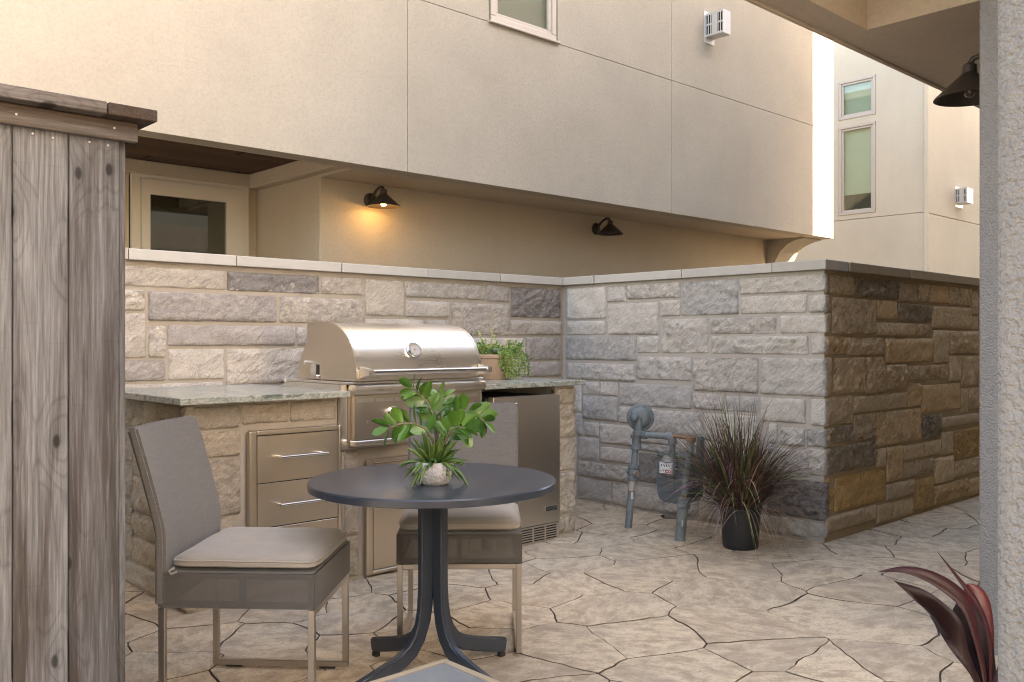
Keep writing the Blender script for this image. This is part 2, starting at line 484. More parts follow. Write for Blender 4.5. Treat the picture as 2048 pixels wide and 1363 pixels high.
JOINT = m_joint()
ground = obj('ground', box(-40, 60, -40, 60, -0.3, 0.0, 0), JOINT)
ground['kind'] = 'structure'
bounce_ground = obj('bounce_concrete', boxes([(-16, 0.0, -16, 12, 0.001, 0.004), (0.0005, 3.1, -16, -0.3, 0.001, 0.004)]), basic('concrete', (0.42, 0.38, 0.33), (0.35, 0.32, 0.28), 3, 0.9, bmp=0.3))  # pale sheets added out of view to bounce sunlight towards the walls
bounce_ground['kind'] = 'structure'

CF, CR = (0.68009, 0.73313), (0.73313, -0.68009)      # the way the paving was looked along when choosing how far to lay single slabs
def in_view(x, y, far=10.5):
    d = x * CF[0] + y * CF[1]
    r = x * CR[0] + y * CR[1]
    return 1.9 < d < far and abs(r) < 0.60 * d + 0.45

def clip(poly, p, q):
    """keep the side of poly nearer to p than to q"""
    mx, my = (p[0] + q[0]) / 2, (p[1] + q[1]) / 2
    nx, ny = q[0] - p[0], q[1] - p[1]
    out = []
    for i in range(len(poly)):
        a, b = poly[i], poly[(i + 1) % len(poly)]
        da = (a[0] - mx) * nx + (a[1] - my) * ny
        db = (b[0] - mx) * nx + (b[1] - my) * ny
        if da <= 0: out.append(a)
        if (da < 0 < db) or (db < 0 < da):
            t = da / (da - db)
            out.append((a[0] + (b[0] - a[0]) * t, a[1] + (b[1] - a[1]) * t))
    return out

def paving():
    rng = random.Random(23)
    pts = []
    tries = 0
    while tries < 9000:
        tries += 1
        x, y = rng.uniform(0.0, 11.5), rng.uniform(-1.5, 6.0)
        rmin = 0.18 + 0.28 * rng.random() ** 1.3
        if all((x - a) ** 2 + (y - b) ** 2 > (0.5 * (rmin + c)) ** 2 * 1.35 for a, b, c in pts):
            pts.append((x, y, rmin))
    def warp(x, y):
        n1 = noise.noise_vector(Vector((x * 2.6, y * 2.6, 3.1)))
        n2 = noise.noise_vector(Vector((x * 11, y * 11, 7.7)))
        n3 = noise.noise_vector(Vector((x * 38, y * 38, 1.7)))
        return x + n1.x * 0.055 + n2.x * 0.014 + n3.x * 0.005, y + n1.y * 0.055 + n2.y * 0.014 + n3.y * 0.005
    count = 0
    for x, y, r in pts:
        if not in_view(x, y): continue
        if (y > 5.1 and x < 5.4) or (x > 5.3 and y > 2.95): continue
        if 1.95 < x < 4.0 and y > 4.25: continue
        poly = [(x - 1.2, y - 1.2), (x + 1.2, y - 1.2), (x + 1.2, y + 1.2), (x - 1.2, y + 1.2)]
        for a, b, c in pts:
            if (a, b) != (x, y) and (a - x) ** 2 + (b - y) ** 2 < 4:
                poly = clip(poly, (x, y), (a, b))
        line = []
        for i in range(len(poly)):
            a, b = poly[i], poly[(i + 1) % len(poly)]
            L = math.hypot(b[0] - a[0], b[1] - a[1])
            k = max(1, int(L / 0.045))
            for j in range(k):
                t = j / k
                line.append(warp(a[0] + (b[0] - a[0]) * t, a[1] + (b[1] - a[1]) * t))
        n = len(line)
        if n < 5: continue
        ins = []
        for i in range(n):
            p0, p1, p2 = line[i - 1], line[i], line[(i + 1) % n]
            tx, ty = p2[0] - p0[0], p2[1] - p0[1]
            l = math.hypot(tx, ty) or 1
            g = noise.noise(Vector((p1[0] * 1.7, p1[1] * 1.7, 9.0)))
            w = 0.0024 + 0.0042 * max(0, g + 0.05) + 0.0022 * noise.noise(Vector((p1[0] * 30, p1[1] * 30, 2)))
            ins.append((p1, (-ty / l, tx / l), max(0.001, w)))
        cx, cy = sum(p[0] for p in line) / n, sum(p[1] for p in line) / n
        bm = bmesh.new()
        top = 0.0125 + rng.uniform(-0.0015, 0.0015)
        sx, sy = rng.uniform(-0.004, 0.004), rng.uniform(-0.004, 0.004)
        rings = []
        for off, z in ((0.0, -0.004), (0.0005, top - 0.0016), (0.0030, top)):
            ring = []
            for p, nn, w in ins:
                px, py = p[0] + nn[0] * (w + off) - cx, p[1] + nn[1] * (w + off) - cy
                ring.append(bm.verts.new((px, py, z + (px * sx + py * sy if off else 0))))
            rings.append(ring)
        for q, (a, b) in enumerate(zip(rings, rings[1:])):
            for k in range(n):
                fc = bm.faces.new((a[k], a[(k + 1) % n], b[(k + 1) % n], b[k]))
                fc.material_index = 1 if q == 0 else 0
        bm.faces.new(rings[-1])
        obj('flagstone', mesh_from(bm), [FLAG, JOINT], ground, loc=(cx, cy, 0))
        count += 1
    print('flagstones', count)
paving()

# ------------------------------------------------------------------ stone walls
def stone_mesh(w, h, rough, seed):
    rng = random.Random(seed)
    def ticks(L):
        k = max(2, min(30, int((L - 0.02) / 0.018)))
        return [0, 0.003, 0.009] + [0.009 + (L - 0.018) * (i + 1) / (k + 1) for i in range(k)] + [L - 0.009, L - 0.003, L]
    us, vs = ticks(w), ticks(h)
    nu, nv = len(us), len(vs)
    bm = bmesh.new()
    sv = Vector((seed * 3.17 % 97, seed * 1.91 % 89, 0))
    tilt, tilz = rng.uniform(-0.006, 0.006), rng.uniform(-0.008, 0.008)
    lip = rng.random() < 0.3
    grid = []
    for i, u in enumerate(us):
        col = []
        for j, v in enumerate(vs):
            x, z = u - w / 2, v - h / 2
            eu, ev = min(i, nu - 1 - i), min(j, nv - 1 - j)
            e = min(eu, ev)
            jit = noise.noise_vector(Vector((x * 14, z * 14, 5)) + sv)
            q = {0: 0.0, 1: -0.013, 2: -0.018}.get(e, -0.021)
            if eu + ev <= 1: q += 0.004
            x2, z2 = x, z
            if eu <= 2: x2 += (1 if u < w / 2 else -1) * (-0.003 + 0.007 * abs(noise.noise(Vector((0, z * 22, 1)) + sv)))
            if ev <= 2: z2 += (1 if v < h / 2 else -1) * (-0.002 + 0.006 * abs(noise.noise(Vector((x * 22, 0, 2)) + sv)))
            if eu <= 1 and ev <= 1:
                x2 += (0.0025 if u < w / 2 else -0.0025); z2 += (0.002 if v < h / 2 else -0.002)
            if e >= 2:
                n = noise.fractal(Vector((x * 9, z * 11, 0)) + sv, 1.0, 2.0, 3)
                rd = abs(noise.noise(Vector((x * 20 + z * 9, z * 20, 3)) + sv)) + 0.6 * abs(noise.noise(Vector((x * 47 + z * 30, z * 52, 8)) + sv))
                q += -0.007 * n - (0.12 + rough) * (rd - 0.35) * 0.034 + tilt * x / w + tilz * z / h
                if lip and ev <= 4 and v < h / 2: q += 0.008 * max(0, math.sin(x * 30 + seed)) 
            col.append(bm.verts.new((x2 + jit.x * 0.002, q, z2 + jit.z * 0.002)))
        grid.append(col)
    for i in range(nu - 1):
        for j in range(nv - 1):
            bm.faces.new((grid[i][j], grid[i + 1][j], grid[i + 1][j + 1], grid[i][j + 1]))
    edge = [grid[i][0] for i in range(nu)] + [grid[-1][j] for j in range(1, nv)] + [grid[i][-1] for i in range(nu - 2, -1, -1)] + [grid[0][j] for j in range(nv - 2, 0, -1)]
    back = [bm.verts.new((v.co.x, 0.03, v.co.z)) for v in edge]
    n = len(edge)
    for k in range(n): bm.faces.new((edge[k], back[k], back[(k + 1) % n], edge[(k + 1) % n]))
    bm.faces.new(back)
    me = mesh_from(bm)
    for p in me.polygons: p.use_smooth = True
    return me

def lay_stones(lst, parent, mat, place, rough_share=0.25, seed0=0, rotz=0, special=None):
    for k, (u0, u1, z0, z1) in enumerate(lst):
        rng = random.Random(seed0 + k * 7)
        rough = rng.uniform(0.5, 1.0) if rng.random() < rough_share else rng.uniform(0.02, 0.22)
        mt = (special or {}).get(k, mat)
        if mt in (STONE_BD, STONE_RD): rough = 1.0
        me = stone_mesh(u1 - u0, z1 - z0, rough, seed0 + k)
        x, y = place((u0 + u1) / 2)
        obj('stone', me, mt, parent, loc=(x + (0.006 if rotz else 0), y + (0 if rotz else 0.006) + rng.uniform(-0.004, 0.004), (z0 + z1) / 2), rot=(0, 0, rotz))

def cap(parent, x0, x1, y0, y1, mat):
    rng = random.Random(int(x0 * 977 + y0 * 131))
    bm = bmesh.new()
    dy = rng.uniform(-0.004, 0.004)
    bm_box(bm, x0 + 0.0025, x1 - 0.0025, y0 + dy, y1, 1.685, 1.745 + rng.uniform(-0.002, 0.002), 0.004, 2)
    obj('cap_stone', mesh_from(bm), mat, parent)

ST_BACK=[(1.593,2.334,1.545,1.654),(2.348,2.958,1.541,1.655),(2.972,3.282,1.544,1.655),(1.639,1.873,1.413,1.526),(1.891,2.662,1.359,1.52),(2.687,3.287,1.359,1.519),(1.639,1.877,1.162,1.399),(1.896,1.986,1.163,1.332),(2.0,2.787,1.226,1.337),(2.801,3.287,1.226,1.334),(1.639,1.987,1.034,1.148),(2.002,2.329,1.034,1.209),(2.343,3.287,0.996,1.209),(1.639,2.323,0.894,1.018),(2.338,3.088,0.866,0.981),(3.301,3.609,1.415,1.653),(3.623,4.343,1.545,1.655),(3.627,4.0,1.414,1.523),(4.357,4.578,1.541,1.655),(4.6,5.135,1.428,1.655),(4.028,4.584,1.288,1.52),(3.301,3.777,1.268,1.394),(3.791,3.995,1.261,1.395),(4.6,5.135,1.295,1.403),(4.164,4.746,1.138,1.269),(4.76,5.135,1.107,1.279),(4.169,4.701,0.991,1.115),(4.715,5.135,0.977,1.093),(1.208,1.612,0.908,1.072),(3.108,3.432,0.908,0.972),(3.448,3.612,0.908,1.112),(3.628,3.872,0.908,1.012),(3.888,4.132,0.908,1.012),(4.148,4.472,0.908,0.972),(4.488,4.732,0.908,0.952),(4.748,5.112,0.908,0.952),(3.308,3.432,0.988,1.112),(3.628,3.872,1.028,1.252),(3.888,4.132,1.028,1.132),(1.208,1.452,1.088,1.352),(1.468,1.612,1.088,1.292),(3.308,3.472,1.128,1.252),(3.488,3.612,1.128,1.252),(3.888,4.132,1.148,1.252),(1.468,1.612,1.308,1.532),(1.208,1.452,1.368,1.472),(1.208,1.452,1.488,1.632),(1.468,1.572,1.548,1.632)]
ST_MID=[(4.52,4.928,1.419,1.66),(4.319,4.506,1.54,1.653),(3.83,4.305,1.555,1.66),(4.023,4.502,1.294,1.526),(3.828,4.009,1.423,1.537),(3.359,3.812,1.424,1.66),(2.74,3.343,1.555,1.66),(2.864,3.337,1.424,1.541),(2.74,2.85,1.423,1.533),(4.527,4.928,1.296,1.402),(3.596,3.998,1.17,1.403),(3.078,3.582,1.294,1.405),(2.74,3.047,1.296,1.409),(4.232,4.936,1.108,1.276),(4.019,4.218,1.168,1.28),(2.854,3.571,1.169,1.28),(2.74,2.832,1.174,1.279),(4.229,4.92,0.955,1.083),(3.734,4.214,0.976,1.142),(3.21,3.716,0.913,1.143),(2.74,3.189,0.911,1.145),(4.588,4.761,0.844,0.941),(4.404,4.574,0.841,0.941),(3.734,4.39,0.78,0.941),(3.475,3.72,0.785,0.898),(3.204,3.461,0.785,0.889),(2.873,3.19,0.736,0.888),(2.74,2.835,0.728,0.897),(4.406,4.753,0.652,0.827),(4.248,4.39,0.646,0.766),(3.655,4.234,0.591,0.761),(4.593,4.747,0.52,0.631),(4.248,4.579,0.482,0.625),(4.593,4.805,0.335,0.506),(4.268,4.571,0.345,0.45),(3.927,4.234,0.454,0.51),(4.217,4.805,0.206,0.321),(3.655,4.203,0.227,0.44),(4.471,4.805,0.03,0.192),(3.831,4.455,0.03,0.192),(4.775,4.918,0.702,0.907),(4.767,4.918,0.52,0.688),(2.74,2.864,0.6,0.71),(2.878,3.045,0.592,0.707),(2.74,2.846,0.424,0.585),(2.86,3.129,0.4,0.571),(2.74,3.144,0.144,0.386),(2.74,2.846,0.04,0.13),(2.864,3.187,0.03,0.13),(3.208,3.672,0.038,0.202),(3.688,3.812,0.038,0.202),(4.828,4.932,0.038,0.142),(4.828,4.932,0.158,0.422),(3.208,3.632,0.218,0.382),(3.208,3.372,0.398,0.522),(3.388,3.632,0.398,0.562),(4.828,4.932,0.438,0.502),(3.648,3.912,0.458,0.582),(3.928,4.232,0.518,0.582),(3.208,3.372,0.538,0.762),(3.388,3.632,0.578,0.762),(3.068,3.132,0.598,0.722)]
ST_RIGHT=[(5.233,5.555,1.539,1.66),(5.571,6.19,1.536,1.66),(6.204,6.474,1.524,1.654),(6.514,6.707,1.531,1.66),(6.721,7.035,1.526,1.66),(7.057,7.26,1.524,1.66),(7.274,7.495,1.524,1.66),(5.263,5.852,1.292,1.522),(5.87,6.171,1.397,1.522),(6.19,6.736,1.386,1.51),(6.765,7.495,1.343,1.507),(5.16,5.233,1.436,1.522),(5.16,5.242,1.299,1.421),(5.87,6.455,1.283,1.372),(6.474,6.751,1.282,1.372),(6.778,7.057,1.093,1.326),(7.079,7.641,1.159,1.323),(5.16,5.454,1.17,1.278),(5.468,5.974,1.162,1.269),(5.998,6.757,1.106,1.264),(5.16,5.254,0.925,1.155),(5.278,5.708,0.92,1.148),(5.724,5.984,0.91,1.148),(6.009,6.32,0.923,1.09),(6.334,7.044,0.969,1.079),(7.071,7.296,0.947,1.142),(7.31,7.656,0.903,1.139),(5.16,5.539,0.731,0.903),(5.553,6.339,0.789,0.896),(6.353,6.553,0.787,0.952),(6.573,7.283,0.733,0.933),(7.297,7.432,0.694,0.885),(7.446,7.666,0.717,0.883),(5.16,5.233,0.616,0.716),(5.247,5.539,0.612,0.717),(5.555,5.846,0.607,0.775),(5.86,6.559,0.545,0.773),(6.585,6.909,0.538,0.711),(6.923,7.666,0.601,0.68),(5.16,5.846,0.429,0.593),(5.863,6.002,0.412,0.531),(6.016,6.256,0.295,0.531),(6.27,6.614,0.415,0.524),(6.628,6.909,0.416,0.524),(6.923,7.137,0.399,0.566),(7.155,7.666,0.343,0.567),(5.16,5.278,0.191,0.414),(5.292,5.991,0.181,0.398),(6.27,6.79,0.292,0.398),(6.804,7.141,0.194,0.385),(7.155,7.666,0.209,0.329),(6.009,6.443,0.168,0.278),(6.457,6.778,0.039,0.264),(6.792,7.423,0.039,0.18),(7.437,7.666,0.033,0.162),(5.166,5.852,0.068,0.167),(5.866,6.098,0.03,0.154),(6.112,6.435,0.03,0.148),(7.678,8.002,0.038,0.162),(8.018,8.182,0.038,0.242),(8.198,8.522,0.038,0.162),(8.538,8.982,0.038,0.302),(7.918,8.002,0.178,0.382),(8.198,8.522,0.178,0.342),(7.678,7.902,0.198,0.402),(8.018,8.182,0.258,0.362),(8.538,8.782,0.318,0.522),(8.798,8.982,0.318,0.442),(8.198,8.362,0.358,0.562),(8.378,8.522,0.358,0.622),(8.018,8.182,0.378,0.642),(7.918,8.002,0.398,0.662),(7.678,7.902,0.418,0.582),(8.798,8.982,0.458,0.722),(8.538,8.782,0.538,0.742),(8.198,8.362,0.578,0.682),(7.678,7.902,0.598,0.862),(8.378,8.522,0.638,0.802),(8.018,8.182,0.658,0.862),(7.918,8.002,0.678,0.942),(8.198,8.362,0.698,0.862),(8.798,8.982,0.738,0.942),(8.538,8.782,0.758,0.922),(8.378,8.522,0.818,0.942),(7.678,7.902,0.878,1.002),(8.018,8.262,0.878,1.042),(8.278,8.362,0.878,1.042),(8.538,8.782,0.938,1.202),(7.918,8.002,0.958,1.222),(8.378,8.522,0.958,1.062),(8.798,8.982,0.958,1.082),(7.678,7.902,1.018,1.222),(8.018,8.362,1.058,1.182),(8.378,8.522,1.078,1.202),(8.798,8.982,1.098,1.302),(8.018,8.182,1.198,1.362),(8.198,8.362,1.198,1.402),(8.378,8.622,1.218,1.482),(8.638,8.782,1.218,1.422),(7.678,8.002,1.238,1.402),(8.798,8.982,1.318,1.442),(7.518,7.642,1.338,1.442),(8.018,8.182,1.378,1.642),(7.678,8.002,1.418,1.642),(8.198,8.362,1.418,1.642),(8.638,8.782,1.438,1.542),(7.518,7.642,1.458,1.642),(8.798,8.982,1.458,1.562),(8.378,8.622,1.498,1.642),(5.158,5.222,1.538,1.642),(8.638,8.782,1.558,1.642),(8.798,8.982,1.578,1.642)]
ST_KFRONT=[(1.681,1.921,0.026,0.146),(1.933,2.521,0.026,0.086),(2.533,2.617,0.026,0.23),(3.373,3.457,0.026,0.146),(4.093,4.273,0.026,0.134),(4.093,4.273,0.146,0.41),(1.681,1.921,0.158,0.422),(3.373,3.457,0.158,0.326),(2.533,2.617,0.242,0.446),(3.373,3.457,0.338,0.542),(4.093,4.273,0.422,0.626),(1.681,1.957,0.434,0.698),(2.533,2.617,0.458,0.674),(3.373,3.457,0.554,0.674),(4.093,4.273,0.638,0.842),(1.681,1.957,0.71,0.83),(1.681,1.957,0.842,0.95),(1.969,2.209,0.854,0.95),(2.221,2.473,0.854,0.95),(4.093,4.273,0.854,0.95)]
ST_KSIDE=[(3.991,4.309,0.026,0.149),(4.321,4.789,0.026,0.134),(4.801,4.939,0.026,0.224),(4.321,4.639,0.146,0.269),(4.651,4.789,0.146,0.314),(3.991,4.309,0.161,0.419),(4.801,4.939,0.236,0.494),(4.321,4.639,0.281,0.389),(4.651,4.789,0.326,0.449),(4.321,4.639,0.401,0.569),(3.991,4.309,0.431,0.599),(4.651,4.789,0.461,0.629),(4.801,4.939,0.506,0.614),(4.321,4.639,0.581,0.749),(3.991,4.309,0.611,0.869),(4.801,4.939,0.626,0.734),(4.651,4.789,0.641,0.809),(4.801,4.939,0.746,0.959),(4.321,4.489,0.761,0.959),(4.501,4.639,0.761,0.869),(4.651,4.789,0.821,0.959),(3.991,4.309,0.881,0.959),(4.501,4.639,0.881,0.959)]


# back wall, behind the grill: faces the patio (-y)
wb = thing('stone_wall', 'beige and grey stone wall with pale cap behind the grill', 'stone wall', (0, 4.975, 0))
obj('mortar_bed', box(1.0, 5.167, 0, 0.225, 0, 1.684, 0), MORTAR_B, wb)
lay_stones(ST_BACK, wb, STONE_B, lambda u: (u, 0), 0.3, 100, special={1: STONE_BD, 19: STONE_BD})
for a, b in zip([1.0, 1.774, 2.39, 3.101, 3.789, 4.467], [1.774, 2.39, 3.101, 3.789, 4.467, 5.126]):
    cap(wb, a, b, -0.04, 0.24, CAP_L)

# middle wall, behind the gas meter: faces -x
wm = thing('stone_wall', 'cool grey stone wall standing behind the gas meter and potted grass', 'stone wall', (5.168, 4.957, 0), R(-90))
obj('mortar_bed', box(-0.24, 2.204, 0, 0.23, 0, 1.684, 0), MORTAR_M, wm)
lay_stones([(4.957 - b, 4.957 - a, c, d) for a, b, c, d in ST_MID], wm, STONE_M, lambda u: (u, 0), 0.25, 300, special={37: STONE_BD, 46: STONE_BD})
for a, b in zip([-0.24, 0.344, 1.161, 1.869], [0.344, 1.161, 1.869, 2.242]):
    cap(wm, a, b, -0.04, 0.25, CAP_L)

# right wall along the walkway: faces -y
wr = thing('stone_wall', 'brown and ochre stone wall running off along the walkway', 'stone wall', (0, 2.753, 0))
obj('mortar_bed', box(5.402, 9.6, 0, 0.24, 0, 1.684, 0), MORTAR_R, wr)
obj('corner_mortar', box(5.172, 5.400, -0.004, 0.001, 0, 1.684, 0), MORTAR_R, wr)
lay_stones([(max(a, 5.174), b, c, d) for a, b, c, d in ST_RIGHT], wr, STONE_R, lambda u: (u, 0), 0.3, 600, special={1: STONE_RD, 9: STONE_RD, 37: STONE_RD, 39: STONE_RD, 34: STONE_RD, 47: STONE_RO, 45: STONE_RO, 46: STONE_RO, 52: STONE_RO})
for a, b in zip([5.424, 5.816, 6.312, 6.986, 7.66, 8.4], [5.816, 6.312, 6.986, 7.66, 8.4, 9.2]):
    cap(wr, a, b, -0.04, 0.25, CAP_R)

# ------------------------------------------------------------------ grill island
ki = thing('grill_island', 'stone faced outdoor kitchen island with granite counters', 'kitchen island', (1.6, 4.0, 0))
obj('mortar_bed', boxes([(1.698, 2.489, 4.008, 4.95, 0, 0.966), (2.4905, 3.444, 4.008, 4.94, 0, 0.69), (3.4455, 3.474, 4.008, 4.95, 0, 0.966),
                         (4.092, 4.27, 4.008, 4.95, 0, 0.966), (3.475, 4.091, 4.62, 4.945, 0, 0.966)]), MORTAR_B, ki, world=True)
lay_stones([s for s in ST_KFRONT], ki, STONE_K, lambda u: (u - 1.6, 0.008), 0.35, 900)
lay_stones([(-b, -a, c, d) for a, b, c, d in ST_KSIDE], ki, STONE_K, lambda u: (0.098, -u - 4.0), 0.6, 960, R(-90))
def slab(x0, x1, y0, y1):
    bm = bmesh.new()
    bm_box(bm, x0, x1, y0, y1, 0.9685, 1.0, 0.004, 2)
    return mesh_from(bm)
obj('counter_slab', slab(1.617, 2.488, 3.88, 4.945), GRANITE, ki, world=True)
obj('counter_slab', slab(3.452, 4.318, 3.95, 4.945), GRANITE, ki, world=True)

# ------------------------------------------------------------------ neighbour's house
nh = thing('neighbour_house', 'cream stucco house with overhanging upper storey behind the stone wall', 'house', (5, 7.5, 0))
GR = 0.0022
def panel(x0, x1, z0, z1):
    bm = bmesh.new()
    bm_box(bm, x0 + GR, x1 - GR, 6.25, 6.42, z0 + GR, z1 - GR, 0.003, 2)
    obj('stucco_panel', mesh_from(bm), STUCCO, nh, world=True)
W0, W1, WZ0, WZ1 = 5.53, 6.395, 4.215, 5.9
panel(-4, 0.9, 2.69, 4.2); panel(0.9, 4.58, 2.69, 4.2); panel(4.58, 8.265, 2.69, 4.2); panel(8.265, 12.01, 2.69, 4.2)
panel(-4, 0.9, 4.2, 6.8); panel(0.9, 4.58, 4.2, 6.8); panel(8.265, 12.01, 4.2, 6.8)
panel(4.58, W0 - 0.02, 4.2, 6.8); panel(W1 + 0.02, 8.265, 4.2, 6.8); panel(W0 - 0.02, W1 + 0.02, WZ1 + 0.03, 6.8)
obj('backing_wall', boxes([(-4, 5.5, 6.421, 6.5, 2.705, 6.8), (6.42, 12.0, 6.421, 6.5, 2.705, 6.8), (5.5, 6.42, 6.421, 6.5, 2.705, 4.19)]), STUCCO_IN, nh, world=True)
obj('roof', box(-4.3, 12.3, 6.2, 15, 6.8, 6.95, 0), STUCCO, nh, world=True)
obj('soffit', box(4.176, 11.995, 6.426, 7.0, 2.697, 2.90, 0), STUCCO_IN, nh, world=True)
obj('lower_wall', box(4.175, 11.56, 7.001, 8.9, 0, 2.95, 0.01), STUCCO_IN, nh, world=True)
obj('porch_back_wall', boxes([(-4, 2.95, 8.2, 8.4, 0, 3.0), (4.08, 4.174, 8.2, 8.4, 0, 3.0), (2.95, 4.08, 8.2, 8.4, 2.76, 3.0)]), STUCCO_IN, nh, world=True)
obj('porch_trim', box(-4, 4.16, 8.12, 8.198, 2.74, 2.86, 0.008), STUCCO_IN, nh, world=True)
obj('porch_trim', box(4.06, 4.172, 6.52, 8.118, 2.72, 2.86, 0.008), STUCCO_IN, nh, world=True)
for k in range(12):                                            # porch ceiling planks
    y0 = 6.502 + k * 0.142
    obj('ceiling_plank', box(-3.9, 4.174, y0, y0 + 0.138, 2.862, 2.89, 0.004), WOOD_CEIL, nh, world=True)
obj('end_wall', box(11.56, 12.0, 7.002, 15, 0, 6.8, 0), STUCCO, nh, world=True)
arch = [(7.0, 2.0), (6.93, 2.0), (6.915, 2.2), (6.87, 2.38), (6.79, 2.52), (6.68, 2.61), (6.55, 2.66), (6.43, 2.678), (6.43, 2.696), (7.0, 2.696)]
obj('arched_bracket', extrude_x(arch, 11.5, 11.99), STUCCO, nh, world=True)
# back door
FRAME = basic('door_paint', (0.60, 0.56, 0.49), (0.55, 0.51, 0.45), 6, 0.45, vary=0.03)
dr = obj('door', boxes([(3.04, 3.99, 8.13, 8.19, 2.565, 2.70), (3.04, 3.115, 8.13, 8.19, 0.4, 2.565), (3.84, 3.99, 8.13, 8.19, 0.4, 2.565), (3.115, 3.84, 8.13, 8.19, 0.4, 0.65)]), FRAME, nh, world=True)
obj('pane', box(3.115, 3.84, 8.155, 8.163, 0.65, 2.565, 0), GLASS_DARK, dr)
obj('door_casing', boxes([(2.96, 3.035, 8.15, 8.199, 0.4, 2.755), (3.995, 4.07, 8.15, 8.199, 0.4, 2.755), (3.035, 3.995, 8.15, 8.199, 2.705, 2.755)]), FRAME, nh, world=True)
ROOM = basic('room_dark', (0.16, 0.165, 0.13), (0.22, 0.22, 0.18), 3, 0.9)
obj('hallway', boxes([(2.6, 4.3, 9.6, 9.7, 0.3, 3), (2.6, 2.7, 8.41, 9.6, 0.3, 3), (4.2, 4.3, 8.41, 9.6, 0.3, 3), (2.6, 4.3, 8.41, 9.7, 0.3, 0.4), (2.6, 4.3, 8.41, 9.7, 3, 3.1)]), ROOM, nh, world=True)
# upper window
WFR = basic('window_frame_tan', (0.47, 0.415, 0.36), (0.43, 0.38, 0.33), 6, 0.5)
def window(parent, axis, a0, a1, z0, z1, p, mat, blind=None, fw=0.055):
    """a framed pane lying in the plane axis = p and looking towards the low side"""
    def B(u0, u1, d0, d1, e0, e1): return (u0, u1, p + d0, p + d1, e0, e1) if axis == 'y' else (p + d0, p + d1, u0, u1, e0, e1)
    fr = obj('window', boxes([B(a0, a1, -0.03, 0.05, z0, z0 + fw), B(a0, a1, -0.03, 0.05, z1 - fw, z1), B(a0, a0 + fw, -0.03, 0.05, z0 + fw, z1 - fw), B(a1 - fw, a1, -0.03, 0.05, z0 + fw, z1 - fw)], 0.006), mat, parent, world=True)
    obj('sash', boxes([B(a0 + fw, a1 - fw, -0.012, 0.03, z0 + fw, z0 + fw + 0.04), B(a0 + fw, a1 - fw, -0.012, 0.03, z1 - fw - 0.04, z1 - fw), B(a0 + fw, a0 + fw + 0.04, -0.012, 0.03, z0 + fw + 0.04, z1 - fw - 0.04), B(a1 - fw - 0.04, a1 - fw, -0.012, 0.03, z0 + fw + 0.04, z1 - fw - 0.04)], 0.004), mat, fr)
    f2 = fw + 0.04
    obj('pane', boxes([B(a0 + f2, a1 - f2, 0.008, 0.014, z0 + f2, z1 - f2)]), GLASS, fr)
    if blind: obj('blind', boxes([B(a0 + fw, a1 - fw, 0.055, 0.065, z0 + blind[1], z1)]), blind[0], fr)
    obj('room', boxes([B(a0 - 0.2, a1 + 0.2, 0.9, 0.95, z0 - 0.2, z1 + 0.2), B(a0 - 0.2, a0 - 0.15, 0.06, 0.9, z0 - 0.2, z1 + 0.2), B(a1 + 0.15, a1 + 0.2, 0.06, 0.9, z0 - 0.2, z1 + 0.2)]), ROOM, fr)
BLIND = basic('blind_sage', (0.46, 0.49, 0.40), (0.42, 0.45, 0.37), 3, 0.8)
BLIND_W = basic('blind_taupe', (0.30, 0.235, 0.205), (0.27, 0.21, 0.18), 3, 0.85)
window(nh, 'y', W0, W1, WZ0, WZ1, 6.27, WFR, (BLIND_W, 0))
obj('window_sill', box(W0 - 0.03, W1 + 0.03, 6.215, 6.30, WZ0 - 0.022, WZ0 - 0.001, 0.004), WFR, nh, world=True)

# the wing further along the alley
wh = thing('wing_house', 'stucco house with two stacked narrow windows further along the alley', 'house', (18, 9, 0))
for (y0, y1, z0, z1) in ((6.65, 12, 0, 3.495), (6.65, 7.51, 3.505, 9), (8.23, 12, 3.505, 9), (7.51, 8.23, 3.505, 3.588), (7.51, 8.23, 5.252, 5.373), (7.51, 8.23, 6.102, 9)):
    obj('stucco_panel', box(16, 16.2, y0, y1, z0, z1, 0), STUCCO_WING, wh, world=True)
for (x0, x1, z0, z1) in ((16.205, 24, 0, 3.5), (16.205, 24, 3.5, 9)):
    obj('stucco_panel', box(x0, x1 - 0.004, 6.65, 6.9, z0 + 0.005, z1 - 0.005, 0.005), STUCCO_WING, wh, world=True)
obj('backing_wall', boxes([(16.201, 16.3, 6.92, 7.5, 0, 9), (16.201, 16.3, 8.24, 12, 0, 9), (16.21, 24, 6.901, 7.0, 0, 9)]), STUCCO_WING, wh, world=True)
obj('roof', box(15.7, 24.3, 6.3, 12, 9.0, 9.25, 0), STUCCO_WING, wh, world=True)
window(wh, 'x', 7.515, 8.225, 3.59, 5.25, 16.02, WFR, (BLIND, 0.38), 0.05)
window(wh, 'x', 7.515, 8.225, 5.375, 6.10, 16.02, WFR, (BLIND, 0.0), 0.05)
obj('downpipe', tube([(16.0, 6.60, 0.05), (16.0, 6.60, 8.9)], 0.04, 10), STUCCO_WING, wh, world=True)

